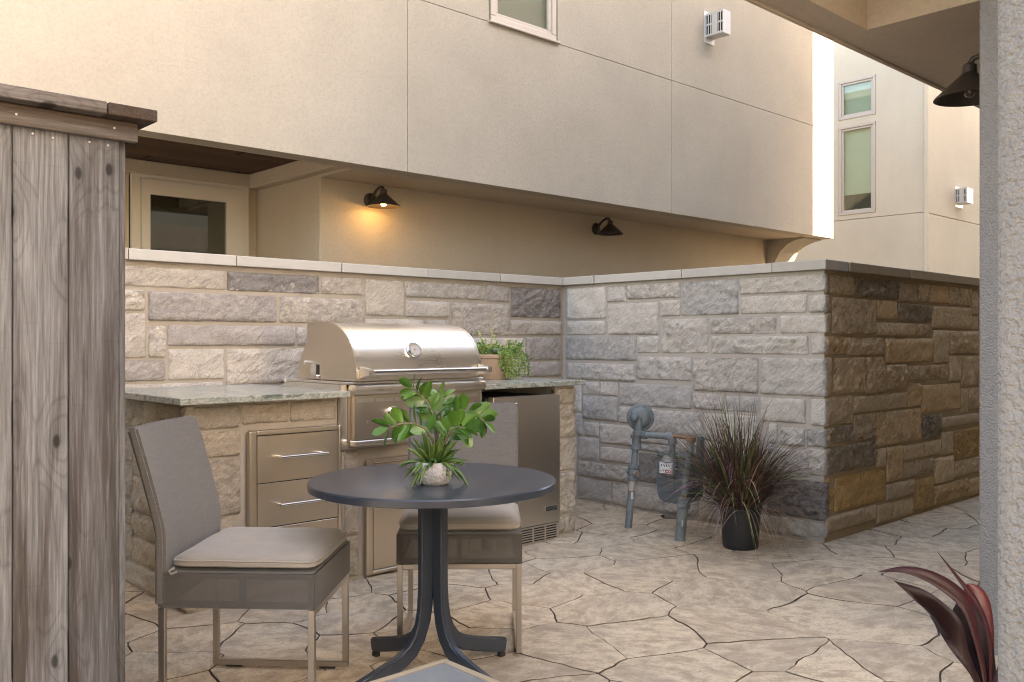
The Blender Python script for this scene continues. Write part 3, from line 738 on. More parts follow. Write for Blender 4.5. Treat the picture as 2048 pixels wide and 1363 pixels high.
# ------------------------------------------------------------------ the near house: porch roof, pillars, upper storey
ph = thing('near_house', 'tan stucco porch roof of the near house overhanging the walkway', 'house', (7, -3, 0))
obj('porch_soffit', boxes([(3.0, 4.07, 1.952, 2.10, 2.70, 3.1), (4.0705, 6.6, -0.5, 2.10, 2.70, 3.1)]), STUCCO_PORCH, ph, world=True)
obj('coffer', box(3.0, 4.07, -0.5, 1.951, 3.0, 3.09, 0), STUCCO_PORCH, ph, world=True)
obj('drip_edge', box(3.0, 6.6, 2.101, 2.125, 2.688, 2.78, 0.004), STUCCO_PORCH, ph, world=True)
obj('upper_wall', boxes([(3.2, 8.0, -8, 0.4, 3.101, 8.6), (8.001, 13.27, -8, 1.37, 2.7, 8.8)], 0.01), STUCCO, ph, world=True)
obj('lower_wall', boxes([(4.42, 8.0, -8, 0.39, 0, 3.1), (8.0005, 13.26, -8, 1.36, 0, 2.699), (3.2, 4.419, -8, -0.501, 0, 3.1)]), STUCCO, ph, world=True)
obj('unseen_sky_block', box(-9, -1.8, -8, -1.2, 0, 6.0, 0.01), STUCCO, ph, world=True)  # unseen mass added to cut sky light on the facade's left end
obj('porch_wall_end', box(3.816, 4.40, 0.2, 1.37, 0, 2.699, 0.012, 3), STUCCO_PILLAR, ph, world=True)
p1 = thing('stucco_pillar', 'rough pale stucco pillar close to the viewer at the right edge', 'pillar', (1.45, 0.1, 0))
obj('shaft', box(1.18, 1.72, -0.3, 0.406, 0, 2.699, 0.015, 3), STUCCO_PILLAR, p1, world=True)
fh = thing('unseen_sun_block', 'unseen block added past the porch to keep sun off the wing wall', 'house', (20, -3, 0))  # out of view, added and sized to shade the wing wall
obj('wall', box(15.1, 26, -0.8, 1.5, 0, 9.6, 0.01), STUCCO, fh, world=True)
obj('roof', box(15.0, 26.1, -0.9, 1.6, 9.601, 9.75, 0), STUCCO, fh, world=True)
# ------------------------------------------------------------------ fence
fe = thing('wooden_fence', 'weathered grey board fence with capped top at the left edge', 'fence', (0.5, 2.65, 0))
edges = [0.929, 0.792, 0.652, 0.512, 0.372, 0.232, 0.092, -0.048, -0.188, -0.328, -0.468, -0.608]
rng = random.Random(4)
def board(x0, x1, y0, y1, z0, z1):
    bm = bmesh.new()
    bm_box(bm, x0, x1, y0, y1, z0, z1, 0.0025)
    me = mesh_from(bm)
    c = Vector(((x0 + x1) / 2, (y0 + y1) / 2, (z0 + z1) / 2))
    for v in me.vertices: v.co -= c
    return me, c - Vector(fe.location)
for a, b in zip(edges[1:], edges):
    me, c = board(a + 0.002, b - 0.002, 2.65 + rng.uniform(0, 0.004), 2.668 + rng.uniform(0, 0.004), 0.03, 1.86)
    obj('board', me, WOOD_Z, fe, loc=c)
for k in range(15):                                            # the return run going back to the stone wall
    y0 = 2.672 + k * 0.141
    me, c = board(0.934, 0.952, y0, y0 + 0.138, 0.03, 1.86)
    obj('board', me, WOOD_Z, fe, loc=c)
for y in (2.78,): 
    me, c = board(0.84, 0.93, 2.69, 2.78, 0.0, 1.86); obj('post', me, WOOD_Z, fe, loc=c)
for z in (0.35, 1.0, 1.55):
    me, c = board(-0.6, 0.83, 2.676, 2.714, z, z + 0.09); obj('rail', me, WOOD_X, fe, loc=c)
me, c = board(-0.6, 0.972, 2.628, 2.6485, 1.818, 1.874); obj('trim_board', me, WOOD_X, fe, loc=c)
me, c = board(0.9535, 0.972, 2.65, 4.75, 1.818, 1.874); obj('trim_board', me, WOOD_Y, fe, loc=c)
me, c = board(-0.6, 0.870, 2.578, 2.72, 1.8755, 1.909); obj('cap_board', me, WOOD_X, fe, loc=c)
me, c = board(0.873, 1.008, 2.577, 4.75, 1.875, 1.9085); obj('cap_board', me, WOOD_Y, fe, loc=c)
NAIL = basic('nail_steel', (0.45, 0.44, 0.43), (0.3, 0.28, 0.26), 30, 0.4, 0.8)
for x, y, z in ((0.655, 2.627, 1.846), (0.905, 2.627, 1.850), (0.42, 2.627, 1.847), (0.845, 2.649, 1.805), (0.895, 2.649, 1.803), (0.70, 2.649, 1.806), (0.75, 2.649, 1.802)):
    obj('nail', lathe([(0.0035, 0), (0.0035, 0.0015), (0.002, 0.0025)], 10, axis_mat((x, y, z), (0, -1, 0))), NAIL, fe, world=True)

# ------------------------------------------------------------------ grill
gr = thing('gas_grill', 'built-in stainless steel gas grill with rounded hood and long handle', 'grill', (2.97, 4.2, 0.7))
obj('firebox', box(2.53, 3.415, 3.965, 4.56, 0.70, 1.012, 0.004), STEEL_D, gr, world=True)
obj('flange', boxes([(2.492, 2.5295, 3.975, 4.6, 0.694, 1.028), (3.4155, 3.442, 3.975, 4.6, 0.694, 1.028), (2.53, 3.415, 3.975, 4.0, 0.694, 0.6995), (2.492, 3.442, 4.561, 4.60, 1.0125, 1.04)], 0.002), STEEL, gr, world=True)
obj('trim_ledge', boxes([(2.50, 3.43, 3.94, 4.61, 1.029, 1.041)], 0.003), STEEL, gr, world=True)
bull = [(3.962, 1.027), (3.915, 1.027), (3.900, 1.018), (3.897, 1.0), (3.902, 0.982), (3.916, 0.973), (3.962, 0.973)]
obj('bullnose', smooth_by_angle(extrude_x(bull, 2.53, 3.412)), STEEL, gr, world=True)
obj('control_panel', box(2.545, 3.40, 3.932, 3.963, 0.742, 0.972, 0.003), STEEL_D, gr, world=True)
obj('reflection_strip', boxes([(2.56 + k * 0.118, 2.665 + k * 0.118, 3.9295, 3.931, 0.935, 0.955) for k in range(7)]), STEEL, gr, world=True)  # thin steel segments standing in for the handle's reflection
obj('drip_lip', box(2.535, 3.41, 3.908, 3.962, 0.712, 0.740, 0.004), STEEL, gr, world=True)
for x in (2.785, 2.985, 3.19):
    kn = obj('knob', smooth_by_angle(lathe([(0.036, 0), (0.036, 0.006), (0.029, 0.010), (0.027, 0.034), (0.022, 0.040), (0.0, 0.040)], 28, axis_mat((x, 3.9315, 0.872), (0, -1, 0)))), CHROME, gr, world=True)
    obj('pointer', box(x - 0.004, x + 0.004, 3.888, 3.8925, 0.852, 0.892, 0.001), STEEL, kn)
for x in (2.625, 3.33): obj('screw', lathe([(0.006, 0), (0.005, 0.003)], 12, axis_mat((x, 3.9315, 0.83), (0, -1, 0))), STEEL, gr, world=True)
def arc_profile(shrink=0.0):
    pr = [(3.925 + shrink, 1.045), (3.925 + shrink, 1.098)]
    for k in range(0, 19):
        a = k / 18 * R(82)
        pr.append((4.235 - (0.305 - shrink) * math.cos(a), 1.102 + (0.246 - shrink) * math.sin(a)))
    return pr + [(4.405, 1.347 - shrink), (4.415, 1.335 - shrink), (4.415, 1.24), (4.455, 1.20), (4.50, 1.13), (4.512, 1.045)]
hood = obj('hood', smooth_by_angle(extrude_x(arc_profile(), 2.566, 3.386)), STEEL, gr, world=True)
def rim(x0, x1):
    """end cheek of the hood: same outline, a touch larger"""
    pr = [(4.2 + (y - 4.2) * 1.004, 1.045 + (z - 1.045) * 1.008) for y, z in arc_profile()]
    return smooth_by_angle(extrude_x(pr, x0, x1, 0.003))
obj('end_cheek', rim(2.552, 2.5655), STEEL_D, hood)
obj('end_cheek', rim(3.3865, 3.40), STEEL_D, hood)
obj('handle', smooth_by_angle(tube([(2.585, 3.852, 1.092), (3.372, 3.852, 1.092)], 0.0135, 20)), CHROME, hood)
for x in (2.57, 3.372):
    br = [(3.924, 1.060), (3.924, 1.122), (3.866, 1.110), (3.836, 1.108), (3.832, 1.092), (3.836, 1.076), (3.866, 1.073)]
    obj('handle_bracket', smooth_by_angle(extrude_x(br, x, x + 0.03, 0.002)), STEEL, hood)
ga = axis_mat((2.935, 3.953, 1.200), (0, -0.868, 0.496))
gg = obj('thermometer', smooth_by_angle(lathe([(0.044, 0), (0.044, 0.014), (0.040, 0.020), (0.034, 0.020), (0.032, 0.013)], 36, ga)), CHROME, hood)
obj('dial', lathe([(0.032, 0.0125), (0.0315, 0.0132)], 32, ga), basic('dial_face', (0.33, 0.31, 0.29), (0.28, 0.26, 0.24), 12, 0.4), gg)
obj('needle', lathe([(0.006, 0.0135), (0.004, 0.0165)], 12, ga), CHROME, gg)
obj('hinge_bracket', boxes([(2.540, 2.5515, 4.30, 4.36, 1.06, 1.13), (2.546, 2.5515, 4.275, 4.385, 1.05, 1.068)], 0.002), CHROME, gr, world=True)
obj('hinge_knob', lathe([(0.011, 0), (0.011, 0.02), (0.007, 0.024)], 14, axis_mat((2.5515, 4.405, 1.135), (-1, 0, 0))), CHROME, gr, world=True)
obj('spit_slot', boxes([(2.5505, 2.5518, 4.285, 4.30, 1.07, 1.125)]), BLACK, gr, world=True)

# ------------------------------------------------------------------ drawers and access door
def bezel(x0, x1, z0, z1, w, y=3.9895, out=0.026):
    bm = bmesh.new()
    for b in ((x0, x0 + w, z0, z1), (x1 - w * 0.5, x1, z0, z1)):
        bm_box(bm, b[0], b[1], y - out, y, b[2], b[3], 0.007, 3)
    for b in ((x0 + w, x1 - w * 0.5, z1 - w * 0.6, z1), (x0 + w, x1 - w * 0.5, z0, z0 + w * 0.5)):
        bm_box(bm, b[0], b[1], y - out + 0.001, y, b[2], b[3], 0.006, 3)
    return mesh_from(bm)
dc = thing('drawer_cabinet', 'three stacked stainless drawers set into the stone island beside the chair', 'drawers', (2.23, 3.98, 0.1))
obj('bezel', bezel(1.982, 2.492, 0.118, 0.826, 0.042), STEEL_D, dc, world=True)
obj('recess', box(2.02, 2.475, 3.979, 3.9885, 0.135, 0.805, 0), BLACK, dc, world=True)
for z0, z1 in ((0.572, 0.797), (0.357, 0.567), (0.142, 0.352)):
    d = obj('drawer_front', box(2.027, 2.470, 3.969, 3.978, z0, z1, 0.0015), STEEL_D, dc, world=True)
    x = obj('handle', smooth_by_angle(tube([(2.125, 3.922, z1 - 0.105), (2.385, 3.922, z1 - 0.105)], 0.0095, 14)), CHROME, d)
    for px in (2.128, 2.358): obj('handle_post', box(px, px + 0.024, 3.922, 3.9685, z1 - 0.113, z1 - 0.097, 0.002), CHROME, d)
ad = thing('access_door', 'plain stainless cabinet door low in the island under the grill', 'cabinet door', (3.0, 3.98, 0.02))
obj('bezel', bezel(2.642, 3.360, 0.022, 0.632, 0.042), STEEL_D, ad, world=True)
obj('recess', box(2.68, 3.345, 3.979, 3.9885, 0.035, 0.615, 0), BLACK, ad, world=True)
obj('door_panel', box(2.688, 3.336, 3.969, 3.978, 0.046, 0.605, 0.0015), STEEL_D, ad, world=True)
obj('handle', smooth_by_angle(tube([(3.25, 3.922, 0.22), (3.25, 3.922, 0.45)], 0.0095, 14)), CHROME, ad, world=True)
for z in (0.225, 0.425): obj('handle_post', box(3.242, 3.258, 3.922, 3.9685, z, z + 0.02, 0.002), CHROME, ad, world=True)

# ------------------------------------------------------------------ fridge
rf = thing('refrigerator', 'stainless undercounter refrigerator with louvred base and small name badge', 'refrigerator', (3.79, 4.2, 0))
obj('case', box(3.497, 4.072, 3.997, 4.55, 0.02, 0.912, 0.004), BLACK, rf, world=True)
dd = obj('door', box(3.512, 4.072, 3.945, 3.995, 0.122, 0.92, 0.004, 2), STEEL_V, rf, world=True)
obj('handle', boxes([(3.640, 3.662, 3.898, 3.914, 0.22, 0.885)], 0.003), CHROME, dd)
for z in (0.858, 0.225): obj('handle_post', box(3.612, 3.655, 3.9145, 3.9445, z, z + 0.024, 0.002), CHROME, dd)
gl = obj('base_grille', box(3.512, 4.072, 3.952, 3.992, 0.012, 0.118, 0.003), STEEL_V, rf, world=True)
for cidx in range(5):
    for k in range(6):
        x0 = 3.535 + cidx * 0.105
        obj('louvre_slot', box(x0, x0 + 0.09, 3.9505, 3.9535, 0.024 + k * 0.0148, 0.0315 + k * 0.0148, 0), BLACK, gl)
bd = obj('badge', box(3.938, 4.043, 3.9405, 3.9445, 0.196, 0.229, 0.0015), CHROME, rf, world=True)
obj('badge_field', box(3.942, 4.039, 3.9395, 3.9402, 0.2, 0.225, 0), BLACK, bd)
def lettering(body, size, mat, parent, loc, rot, sx=1.0):
    cu = bpy.data.curves.new('lettering', 'FONT')
    cu.body = body; cu.size = size; cu.align_x = 'CENTER'; cu.align_y = 'CENTER'; cu.extrude = 0.0004; cu.offset = 0.0004
    t = bpy.data.objects.new('tmp', cu); C.objects.link(t)
    bpy.context.view_layer.update()
    me = bpy.data.meshes.new_from_object(t.evaluated_get(bpy.context.evaluated_depsgraph_get()))
    bpy.data.objects.remove(t)
    o = obj('lettering', me, mat, parent, loc=loc, rot=rot)
    o.scale.x = sx
    return o
lettering('COYOTE', 0.021, CHROME, bd, (3.9905, 3.9388, 0.2125), (R(90), 0, 0), 1.05)

# ------------------------------------------------------------------ chairs
def strip(path, y0, y1, th, bulge=0.0, n=8):
    """a padded sheet following an (x, z) path, from y0 to y1, bowed across its width"""
    bm = bmesh.new()
    fr, bk = [], []
    for i, (x, z) in enumerate(path):
        a = path[max(i - 1, 0)]; b = path[min(i + 1, len(path) - 1)]
        t = Vector((b[0] - a[0], b[1] - a[1])).normalized()
        nx, nz_ = t.y, -t.x
        r1, r2 = [], []
        for k in range(n + 1):
            s = k / n
            y = y0 + (y1 - y0) * s
            bw = -bulge * (1 - (2 * s - 1) ** 2) * (i / (len(path) - 1))
            r1.append(bm.verts.new((x + bw + nx * th / 2, y, z + nz_ * th / 2)))
            r2.append(bm.verts.new((x + bw - nx * th / 2, y, z - nz_ * th / 2)))
        fr.append(r1); bk.append(r2)
    m = len(path)
    for i in range(m - 1):
        for k in range(n):
            bm.faces.new((fr[i][k], fr[i][k + 1], fr[i + 1][k + 1], fr[i + 1][k]))
            bm.faces.new((bk[i][k + 1], bk[i][k], bk[i + 1][k], bk[i + 1][k + 1]))
        bm.faces.new((fr[i][0], fr[i + 1][0], bk[i + 1][0], bk[i][0]))
        bm.faces.new((fr[i + 1][n], fr[i][n], bk[i][n], bk[i + 1][n]))
    for i in (0, m - 1):
        for k in range(n): bm.faces.new((fr[i][k], fr[i][k + 1], bk[i][k + 1], bk[i][k]))
    bmesh.ops.recalc_face_normals(bm, faces=bm.faces)
    es = [e for e in bm.edges if len(e.link_faces) == 2 and e.calc_face_angle(0) > 1.0]
    bmesh.ops.bevel(bm, geom=es, offset=min(0.009, th * 0.3), segments=2, affect='EDGES')
    return smooth_by_angle(mesh_from(bm), 50)

def cushion_mesh(x0, x1, y0, y1, z0, z1):
    bm = bmesh.new()
    n = 14
    top, bot = [], []
    for i in range(n + 1):
        rt, rb = [], []
        for j in range(n + 1):
            s, t = i / n, j / n
            es = min(s, 1 - s) * (x1 - x0); et = min(t, 1 - t) * (y1 - y0)
            e = min(es, et)
            rnd = min(1.0, e / 0.035)
            hgt = (0.60 + 0.40 * math.sin(rnd * math.pi / 2)) + 0.10 * min(1, e / 0.2)
            x, y = x0 + (x1 - x0) * s, y0 + (y1 - y0) * t
            wob = 0.003 * noise.noise(Vector((x * 9, y * 9, 4)))
            cr = 0.012 * max(0, 1 - math.hypot(es, et) / 0.06)
            xx = x + cr * (1 if s < 0.5 else -1); yy = y + cr * (1 if t < 0.5 else -1)
            rt.append(bm.verts.new((xx, yy, z0 + (z1 - z0) * hgt + wob)))
            rb.append(bm.verts.new((xx, yy, z0 + (z1 - z0) * 0.25 * (1 - rnd) + wob * 0.5)))
        top.append(rt); bot.append(rb)
    for i in range(n):
        for j in range(n):
            bm.faces.new((top[i][j], top[i + 1][j], top[i + 1][j + 1], top[i][j + 1]))
            bm.faces.new((bot[i][j], bot[i][j + 1], bot[i + 1][j + 1], bot[i + 1][j]))
    te = [top[i][0] for i in range(n)] + [top[n][j] for j in range(n)] + [top[i][n] for i in range(n, 0, -1)] + [top[0][j] for j in range(n, 0, -1)]
    be = [bot[i][0] for i in range(n)] + [bot[n][j] for j in range(n)] + [bot[i][n] for i in range(n, 0, -1)] + [bot[0][j] for j in range(n, 0, -1)]
    for k in range(len(te)): bm.faces.new((te[k], be[k], be[(k + 1) % len(te)], te[(k + 1) % len(te)]))
    loop = [v.co.copy() for v in te]
    low = [v.co.copy() for v in be]
    return smooth_by_angle(mesh_from(bm), 70), loop, low

def chair(label, loc, rz, depth=0.52, width=0.49, lean=0.088):
    t = thing('dining_chair', label, 'chair', loc, rz, 'dining chairs at the round table')
    hw, tb = width / 2, 0.011
    for s in (-1, 1):                                          # sled legs of square tube
        y = s * (hw - tb)
        obj('leg', box(0.0, 2 * tb, y - tb, y + tb, 0.03, 0.362, 0.002), NICKEL, t)
        obj('leg', box(depth - 2 * tb, depth, y - tb, y + tb, 0.03, 0.362, 0.002), NICKEL, t)
        sr = obj('sled_runner', box(0.0, depth, y - tb, y + tb, 0.008, 0.0295, 0.002), NICKEL, t)
        for x in (0.05, depth - 0.11): obj('glide', box(x, x + 0.06, y - 0.009, y + 0.009, 0.0, 0.0075, 0.001), BLACK, sr)
    obj('front_rail', box(depth - 2 * tb, depth, -hw + 2 * tb, hw - 2 * tb, 0.340, 0.362, 0.002), NICKEL, t)
    ap0, ap1 = 0.364, 0.478
    fr = []
    for y in (-hw + 0.002, hw - 0.022):
        fr += [(0.0, depth, y, y + 0.02, ap0 + 0.001, ap0 + 0.018), (0.0, depth, y, y + 0.02, ap1 - 0.019, ap1 - 0.001), (depth * 0.52, depth * 0.52 + 0.018, y + 0.001, y + 0.019, ap0 + 0.018, ap1 - 0.019), (depth - 0.021, depth - 0.001, y + 0.001, y + 0.019, ap0 + 0.018, ap1 - 0.019), (0.001, 0.02, y + 0.001, y + 0.019, ap0 + 0.018, ap1 - 0.019)]
    for x in (0.002, depth - 0.022):
        fr += [(x, x + 0.02, -hw + 0.022, hw - 0.022, ap0 + 0.002, ap0 + 0.017), (x, x + 0.02, -hw + 0.022, hw - 0.022, ap1 - 0.018, ap1 - 0.002), (x + 0.001, x + 0.019, -0.008, 0.008, ap0 + 0.017, ap1 - 0.018)]
    obj('seat_frame', boxes(fr), DARKTUBE, t)
    ap = 0.0022
    obj('side_apron', box(0.0, depth, -hw - ap, -hw, ap0, ap1, 0), SLING_SHEER, t)
    obj('side_apron', box(0.0, depth, hw, hw + ap, ap0, ap1, 0), SLING_SHEER, t)
    obj('front_apron', box(depth + 0.0005, depth + ap, -hw - ap, hw + ap, ap0, ap1, 0), SLING_SHEER, t)
    obj('seat_sling', box(0.03, depth - 0.003, -hw + 0.003, hw - 0.003, ap1 + 0.0005, ap1 + 0.004, 0), SLING, t)
    path = [(0.006, 0.366), (0.006, 0.50), (0.006, 0.60), (0.0, 0.635)]
    for k in range(1, 7): path.append((-lean * k / 6 * (0.9 + 0.1 * k / 6), 0.635 + 0.317 * k / 6))
    obj('backrest', strip(path, -hw - 0.004, hw + 0.004, 0.036, 0.028), SLING, t)
    me, loop, low = cushion_mesh(0.035, depth + 0.006, -hw + 0.004, hw - 0.004, ap1 + 0.010, ap1 + 0.058)
    cu = obj('cushion', me, CUSHION, t)
    bm = bmesh.new()
    bm_tube(bm, [(p.x, p.y, p.z) for p in loop] + [tuple(loop[0])], 0.0028, 6, False)
    obj('piping', smooth_by_angle(mesh_from(bm), 80), PIPING, cu)
    bm = bmesh.new()
    for s in (-1, 1): bm_tube(bm, [(0.05, s * (hw - 0.012), ap1 + 0.014), (0.038, s * (hw + 0.003), ap1 + 0.006), (0.045, s * (hw + 0.004), ap1 - 0.004), (0.065, s * (hw + 0.0035), ap1 + 0.004)], 0.004, 6)
    obj('tie', mesh_from(bm), CUSHION, cu)
    return t
chair('taupe sling dining chair beside the fence, turned sideways with its back left', (1.333, 3.128, 0.013), R(-45.8))
chair('taupe sling dining chair behind the round table, facing the viewer', (2.600, 3.128, 0.013), math.atan2(2.734 - 3.128, 2.266 - 2.600) - R(1.0))

# ------------------------------------------------------------------ round table
tb = thing('round_table', 'round slate blue metal patio table on four curved legs', 'table', (2.028, 2.611, 0.013), R(2))
obj('table_top', smooth_by_angle(lathe([(0.0, 0.706), (0.442, 0.706), (0.449, 0.709), (0.4495, 0.730), (0.446, 0.735), (0.440, 0.736), (0.0, 0.736)], 96, None, False, False), 30), TABLE, tb)
def leg_mesh(th=0.030):
    ctr = [(0.036, 0.705), (0.036, 0.40), (0.037, 0.33), (0.041, 0.27), (0.051, 0.215), (0.070, 0.168), (0.100, 0.130), (0.145, 0.104), (0.21, 0.083), (0.28, 0.064), (0.36, 0.043)]
    wd = [0.054] * 5 + [0.055, 0.056, 0.056, 0.056, 0.056, 0.056]
    inn, out = [], []
    for i, (r, z) in enumerate(ctr):
        a = ctr[max(i - 1, 0)]; b = ctr[min(i + 1, len(ctr) - 1)]
        t = Vector((b[0] - a[0], b[1] - a[1])).normalized()
        n = Vector((-t.y, t.x))
        out.append((r + n.x * wd[i] / 2, z + n.y * wd[i] / 2)); inn.append((r - n.x * wd[i] / 2, z - n.y * wd[i] / 2))
    out[-1] = (0.372, out[-1][1]); inn[-1] = (0.362, inn[-1][1])
    loop = out + inn[::-1]
    bm = bmesh.new()
    a = [bm.verts.new((r, -th / 2, z)) for r, z in loop]
    b = [bm.verts.new((r, th / 2, z)) for r, z in loop]
    n = len(loop); m = len(ctr)
    for k in range(n): bm.faces.new((a[k], a[(k + 1) % n], b[(k + 1) % n], b[k]))
    for k in range(m - 1):
        bm.faces.new((a[k], a[k + 1], a[n - 2 - k], a[n - 1 - k])[::-1]); bm.faces.new((b[k], b[k + 1], b[n - 2 - k], b[n - 1 - k]))
    bmesh.ops.recalc_face_normals(bm, faces=bm.faces)
    bmesh.ops.bevel(bm, geom=[e for e in bm.edges if len(e.link_faces) == 2 and e.calc_face_angle(0) > 1.0], offset=0.006, segments=3, affect='EDGES')
    return smooth_by_angle(mesh_from(bm), 40)
lm = leg_mesh()
fm = box(0.335, 0.362, -0.011, 0.011, 0.0, 0.018, 0.002)
for k in range(4):
    l = obj('leg', lm, TABLE, tb, rot=(0, 0, R(90 * k)))
    obj('foot_pad', fm, BLACK, l)
obj('spider_plate', box(-0.11, 0.11, -0.11, 0.11, 0.698, 0.7055, 0.002), TABLE, tb)

# ------------------------------------------------------------------ glass side table
st = thing('side_table', 'low glass topped side table with tan metal frame in the foreground', 'side table', (1.033, 1.37, 0.012))
TAN = basic('tan_metal', (0.40, 0.325, 0.24), (0.36, 0.29, 0.215), 6, 0.4, 0.5)
FROST = basic('table_glass', (0.14, 0.145, 0.15), (0.26, 0.265, 0.27), 5, 0.05, rnd=False)
obj('frame', boxes([(-0.3, 0.3, 0.282, 0.3, 0.462, 0.488), (-0.3, 0.3, -0.3, -0.282, 0.462, 0.488), (-0.3, -0.282, -0.282, 0.282, 0.462, 0.488), (0.282, 0.3, -0.282, 0.282, 0.462, 0.488)], 0.0015), TAN, st)
obj('glass_top', box(-0.2815, 0.2815, -0.2815, 0.2815, 0.477, 0.4855, 0.001), FROST, st)
for x in (-1, 1):
    for y in (-1, 1):
        obj('leg', box(min(x * 0.278, x * 0.299), max(x * 0.278, x * 0.299), min(y * 0.278, y * 0.299), max(y * 0.278, y * 0.299), 0.0, 0.4615, 0.0015), TAN, st)
# ------------------------------------------------------------------ wall lamps
def wall_lamp(label, loc, rz, lit, sc=1.0):
    t = thing('wall_lamp', label, 'wall lamp', loc, rz, 'bronze barn wall lamps')
    obj('wall_plate', smooth_by_angle(lathe([(0.068, 0), (0.068, 0.012), (0.055, 0.022), (0.03, 0.028), (0.0, 0.028)], 28, axis_mat((0, 0, 0), (0, -1, 0)))), BRONZE, t)
    arm = [(0, -0.02, 0.0), (0, -0.06, 0.045), (0, -0.11, 0.085), (0, -0.165, 0.105), (0, -0.205, 0.098), (0, -0.22, 0.07)]
    obj('arm', smooth_by_angle(tube(arm, 0.013, 12)), BRONZE, t)
    sh = obj('lamp_shade', smooth_by_angle(lathe([(0.020, 0.088), (0.030, 0.080), (0.032, 0.045), (0.040, 0.036), (0.148, -0.062), (0.152, -0.070), (0.149, -0.070), (0.144, -0.061), (0.036, 0.030), (0.0, 0.032)], 40, Matrix.Translation((0, -0.22, -0.01)), True, False), 35), BRONZE, t)
    bt = Matrix.Translation((0, -0.22, -0.01))
    obj('socket', lathe([(0.017, 0.03), (0.017, 0.007)], 16, bt), BRONZE, sh)
    if lit:
        m, nt, b = new_mat('bulb_lit')
        b.inputs['Base Color'].default_value = (1, 0.8, 0.5, 1)
        b.inputs['Emission Color'].default_value = (1, 0.72, 0.36, 1)
        b.inputs['Emission Strength'].default_value = 9
    else:
        m = BULB
    obj('bulb', smooth_by_angle(lathe([(0.012, 0.008), (0.015, 0.0), (0.027, -0.022), (0.030, -0.036), (0.026, -0.052), (0.013, -0.063), (0.0, -0.066)], 20, bt, True, False), 80), m, sh)
    if not lit:
        bm = bmesh.new()
        for k in range(4):
            x = -0.009 + 0.006 * k
            bm_tube(bm, [(x, -0.22, -0.015), (x * 1.6, -0.22, -0.055)], 0.0014, 5)
        obj('filament', mesh_from(bm), FILA, sh)
    if lit:
        L = bpy.data.lights.new('bulb_light', 'POINT')
        L.energy = 0.38; L.color = (1.0, 0.58, 0.20); L.shadow_soft_size = 0.02
        lo = bpy.data.objects.new('bulb_light', L); C.objects.link(lo)
        lo.parent = t; lo.location = (0, -0.215, -0.118)
    return t
BULB = m_glass('bulb_glass', (0.86, 0.80, 0.74), 0.05)
FILA = basic('filament', (0.65, 0.42, 0.18), (0.5, 0.3, 0.12), 9, 0.4, 0.6)
wall_lamp('lit bronze barn lamp glowing on the recessed wall by the porch', (4.70, 7.0, 2.545), 0, True)
wall_lamp('unlit bronze barn lamp on the recessed wall above the wall corner', (7.82, 7.0, 2.545), 0, False)
wall_lamp('dark bronze barn lamp hanging under the porch soffit by the pillar', (4.325, 1.371, 2.435), R(180), False)

# ------------------------------------------------------------------ exhaust vents
VENT = basic('vent_metal', (0.62, 0.62, 0.61), (0.50, 0.50, 0.50), 14, 0.4, 0.35)
def vent(label, x, y, z, w, d, h):
    t = thing('exhaust_vent', label, 'vent', (x, y, z), 0, 'metal wall vents')
    obj('flange', box(-0.03, w + 0.03, -0.006, -0.0005, -0.07, h + 0.035, 0.001), VENT, t)
    hd = obj('hood', boxes([(0, w, -d, -d + 0.004, 0, h), (w - 0.004, w, -d + 0.004, -0.006, 0, h), (0, w - 0.004, -d + 0.004, -0.006, h - 0.004, h)]), VENT, t)
    obj('inner_flap', box(0.02, w - 0.006, -d + 0.03, -0.008, 0.012, h - 0.012, 0), BLACK, hd)
    sl = []
    n = 7
    for k in range(n + 1):
        y0 = -d + 0.004 + (d - 0.012) * k / n
        sl.append((0.0, 0.004, y0 - 0.006 if k else y0, y0 + 0.006 if k < n else y0 + 0.0, 0, h))
    sl += [(0.0005, 0.0035, -d + 0.004, -0.006, q - 0.010, q + 0.010) for q in (0.012, h * 0.5, h - 0.014)]
    sl.append((0.0007, 0.0038, -d * 0.66, -d * 0.36, 0.02, h - 0.02))
    obj('grille', boxes(sl), VENT, hd)
    obj('bottom_plate', box(0.0, w, -d, -0.007, -0.004, -0.0005, 0), VENT, hd)
vent('white metal exhaust vent high on the overhanging stucco wall', 8.915, 6.25, 4.84, 0.15, 0.25, 0.27)
vent('small white metal vent on the distant stucco wall by the pillar', 17.40, 6.65, 3.80, 0.30, 0.2, 0.27)

# ------------------------------------------------------------------ gas meter
GM = basic('meter_paint', (0.125, 0.152, 0.162), (0.098, 0.122, 0.132), 9, 0.5, 0.1, bmp=0.12, bscale=40)
def m_pipe():
    m, nt, b = new_mat('pipe_paint')
    v = vecmap(nt)
    f = nz(nt, v, 14, 6, 0.65)
    col = mix(nt, ramp(nt, f, [(0.35, 0), (0.6, 1)]), (0.10, 0.126, 0.136), (0.165, 0.195, 0.205))
    col = mix(nt, ramp(nt, nz(nt, v, 9, 5, 0.7), [(0.58, 0), (0.66, 1)]), col, (0.19, 0.10, 0.055))
    setc(nt, b, col, 0.5)
    bump(nt, b, f, 0.2, 0.002)
    return m
PIPE = m_pipe()
RUST = basic('rust', (0.17, 0.085, 0.045), (0.25, 0.15, 0.10), 30, 0.85)
TAPE = basic('pipe_tape', (0.45, 0.42, 0.38), (0.30, 0.27, 0.24), 20, 0.7)
WHITE = basic('white_plate', (0.70, 0.70, 0.70), (0.62, 0.62, 0.62), 9, 0.5)
INK = basic('ink', (0.02, 0.02, 0.02), (0.03, 0.03, 0.03), 9, 0.6)
RED = basic('red_label', (0.42, 0.04, 0.05), (0.36, 0.035, 0.04), 9, 0.5)
gm = thing('gas_meter', 'blue grey gas meter with round regulator and two standing pipes', 'gas meter', (4.7, 3.6, 0.0))
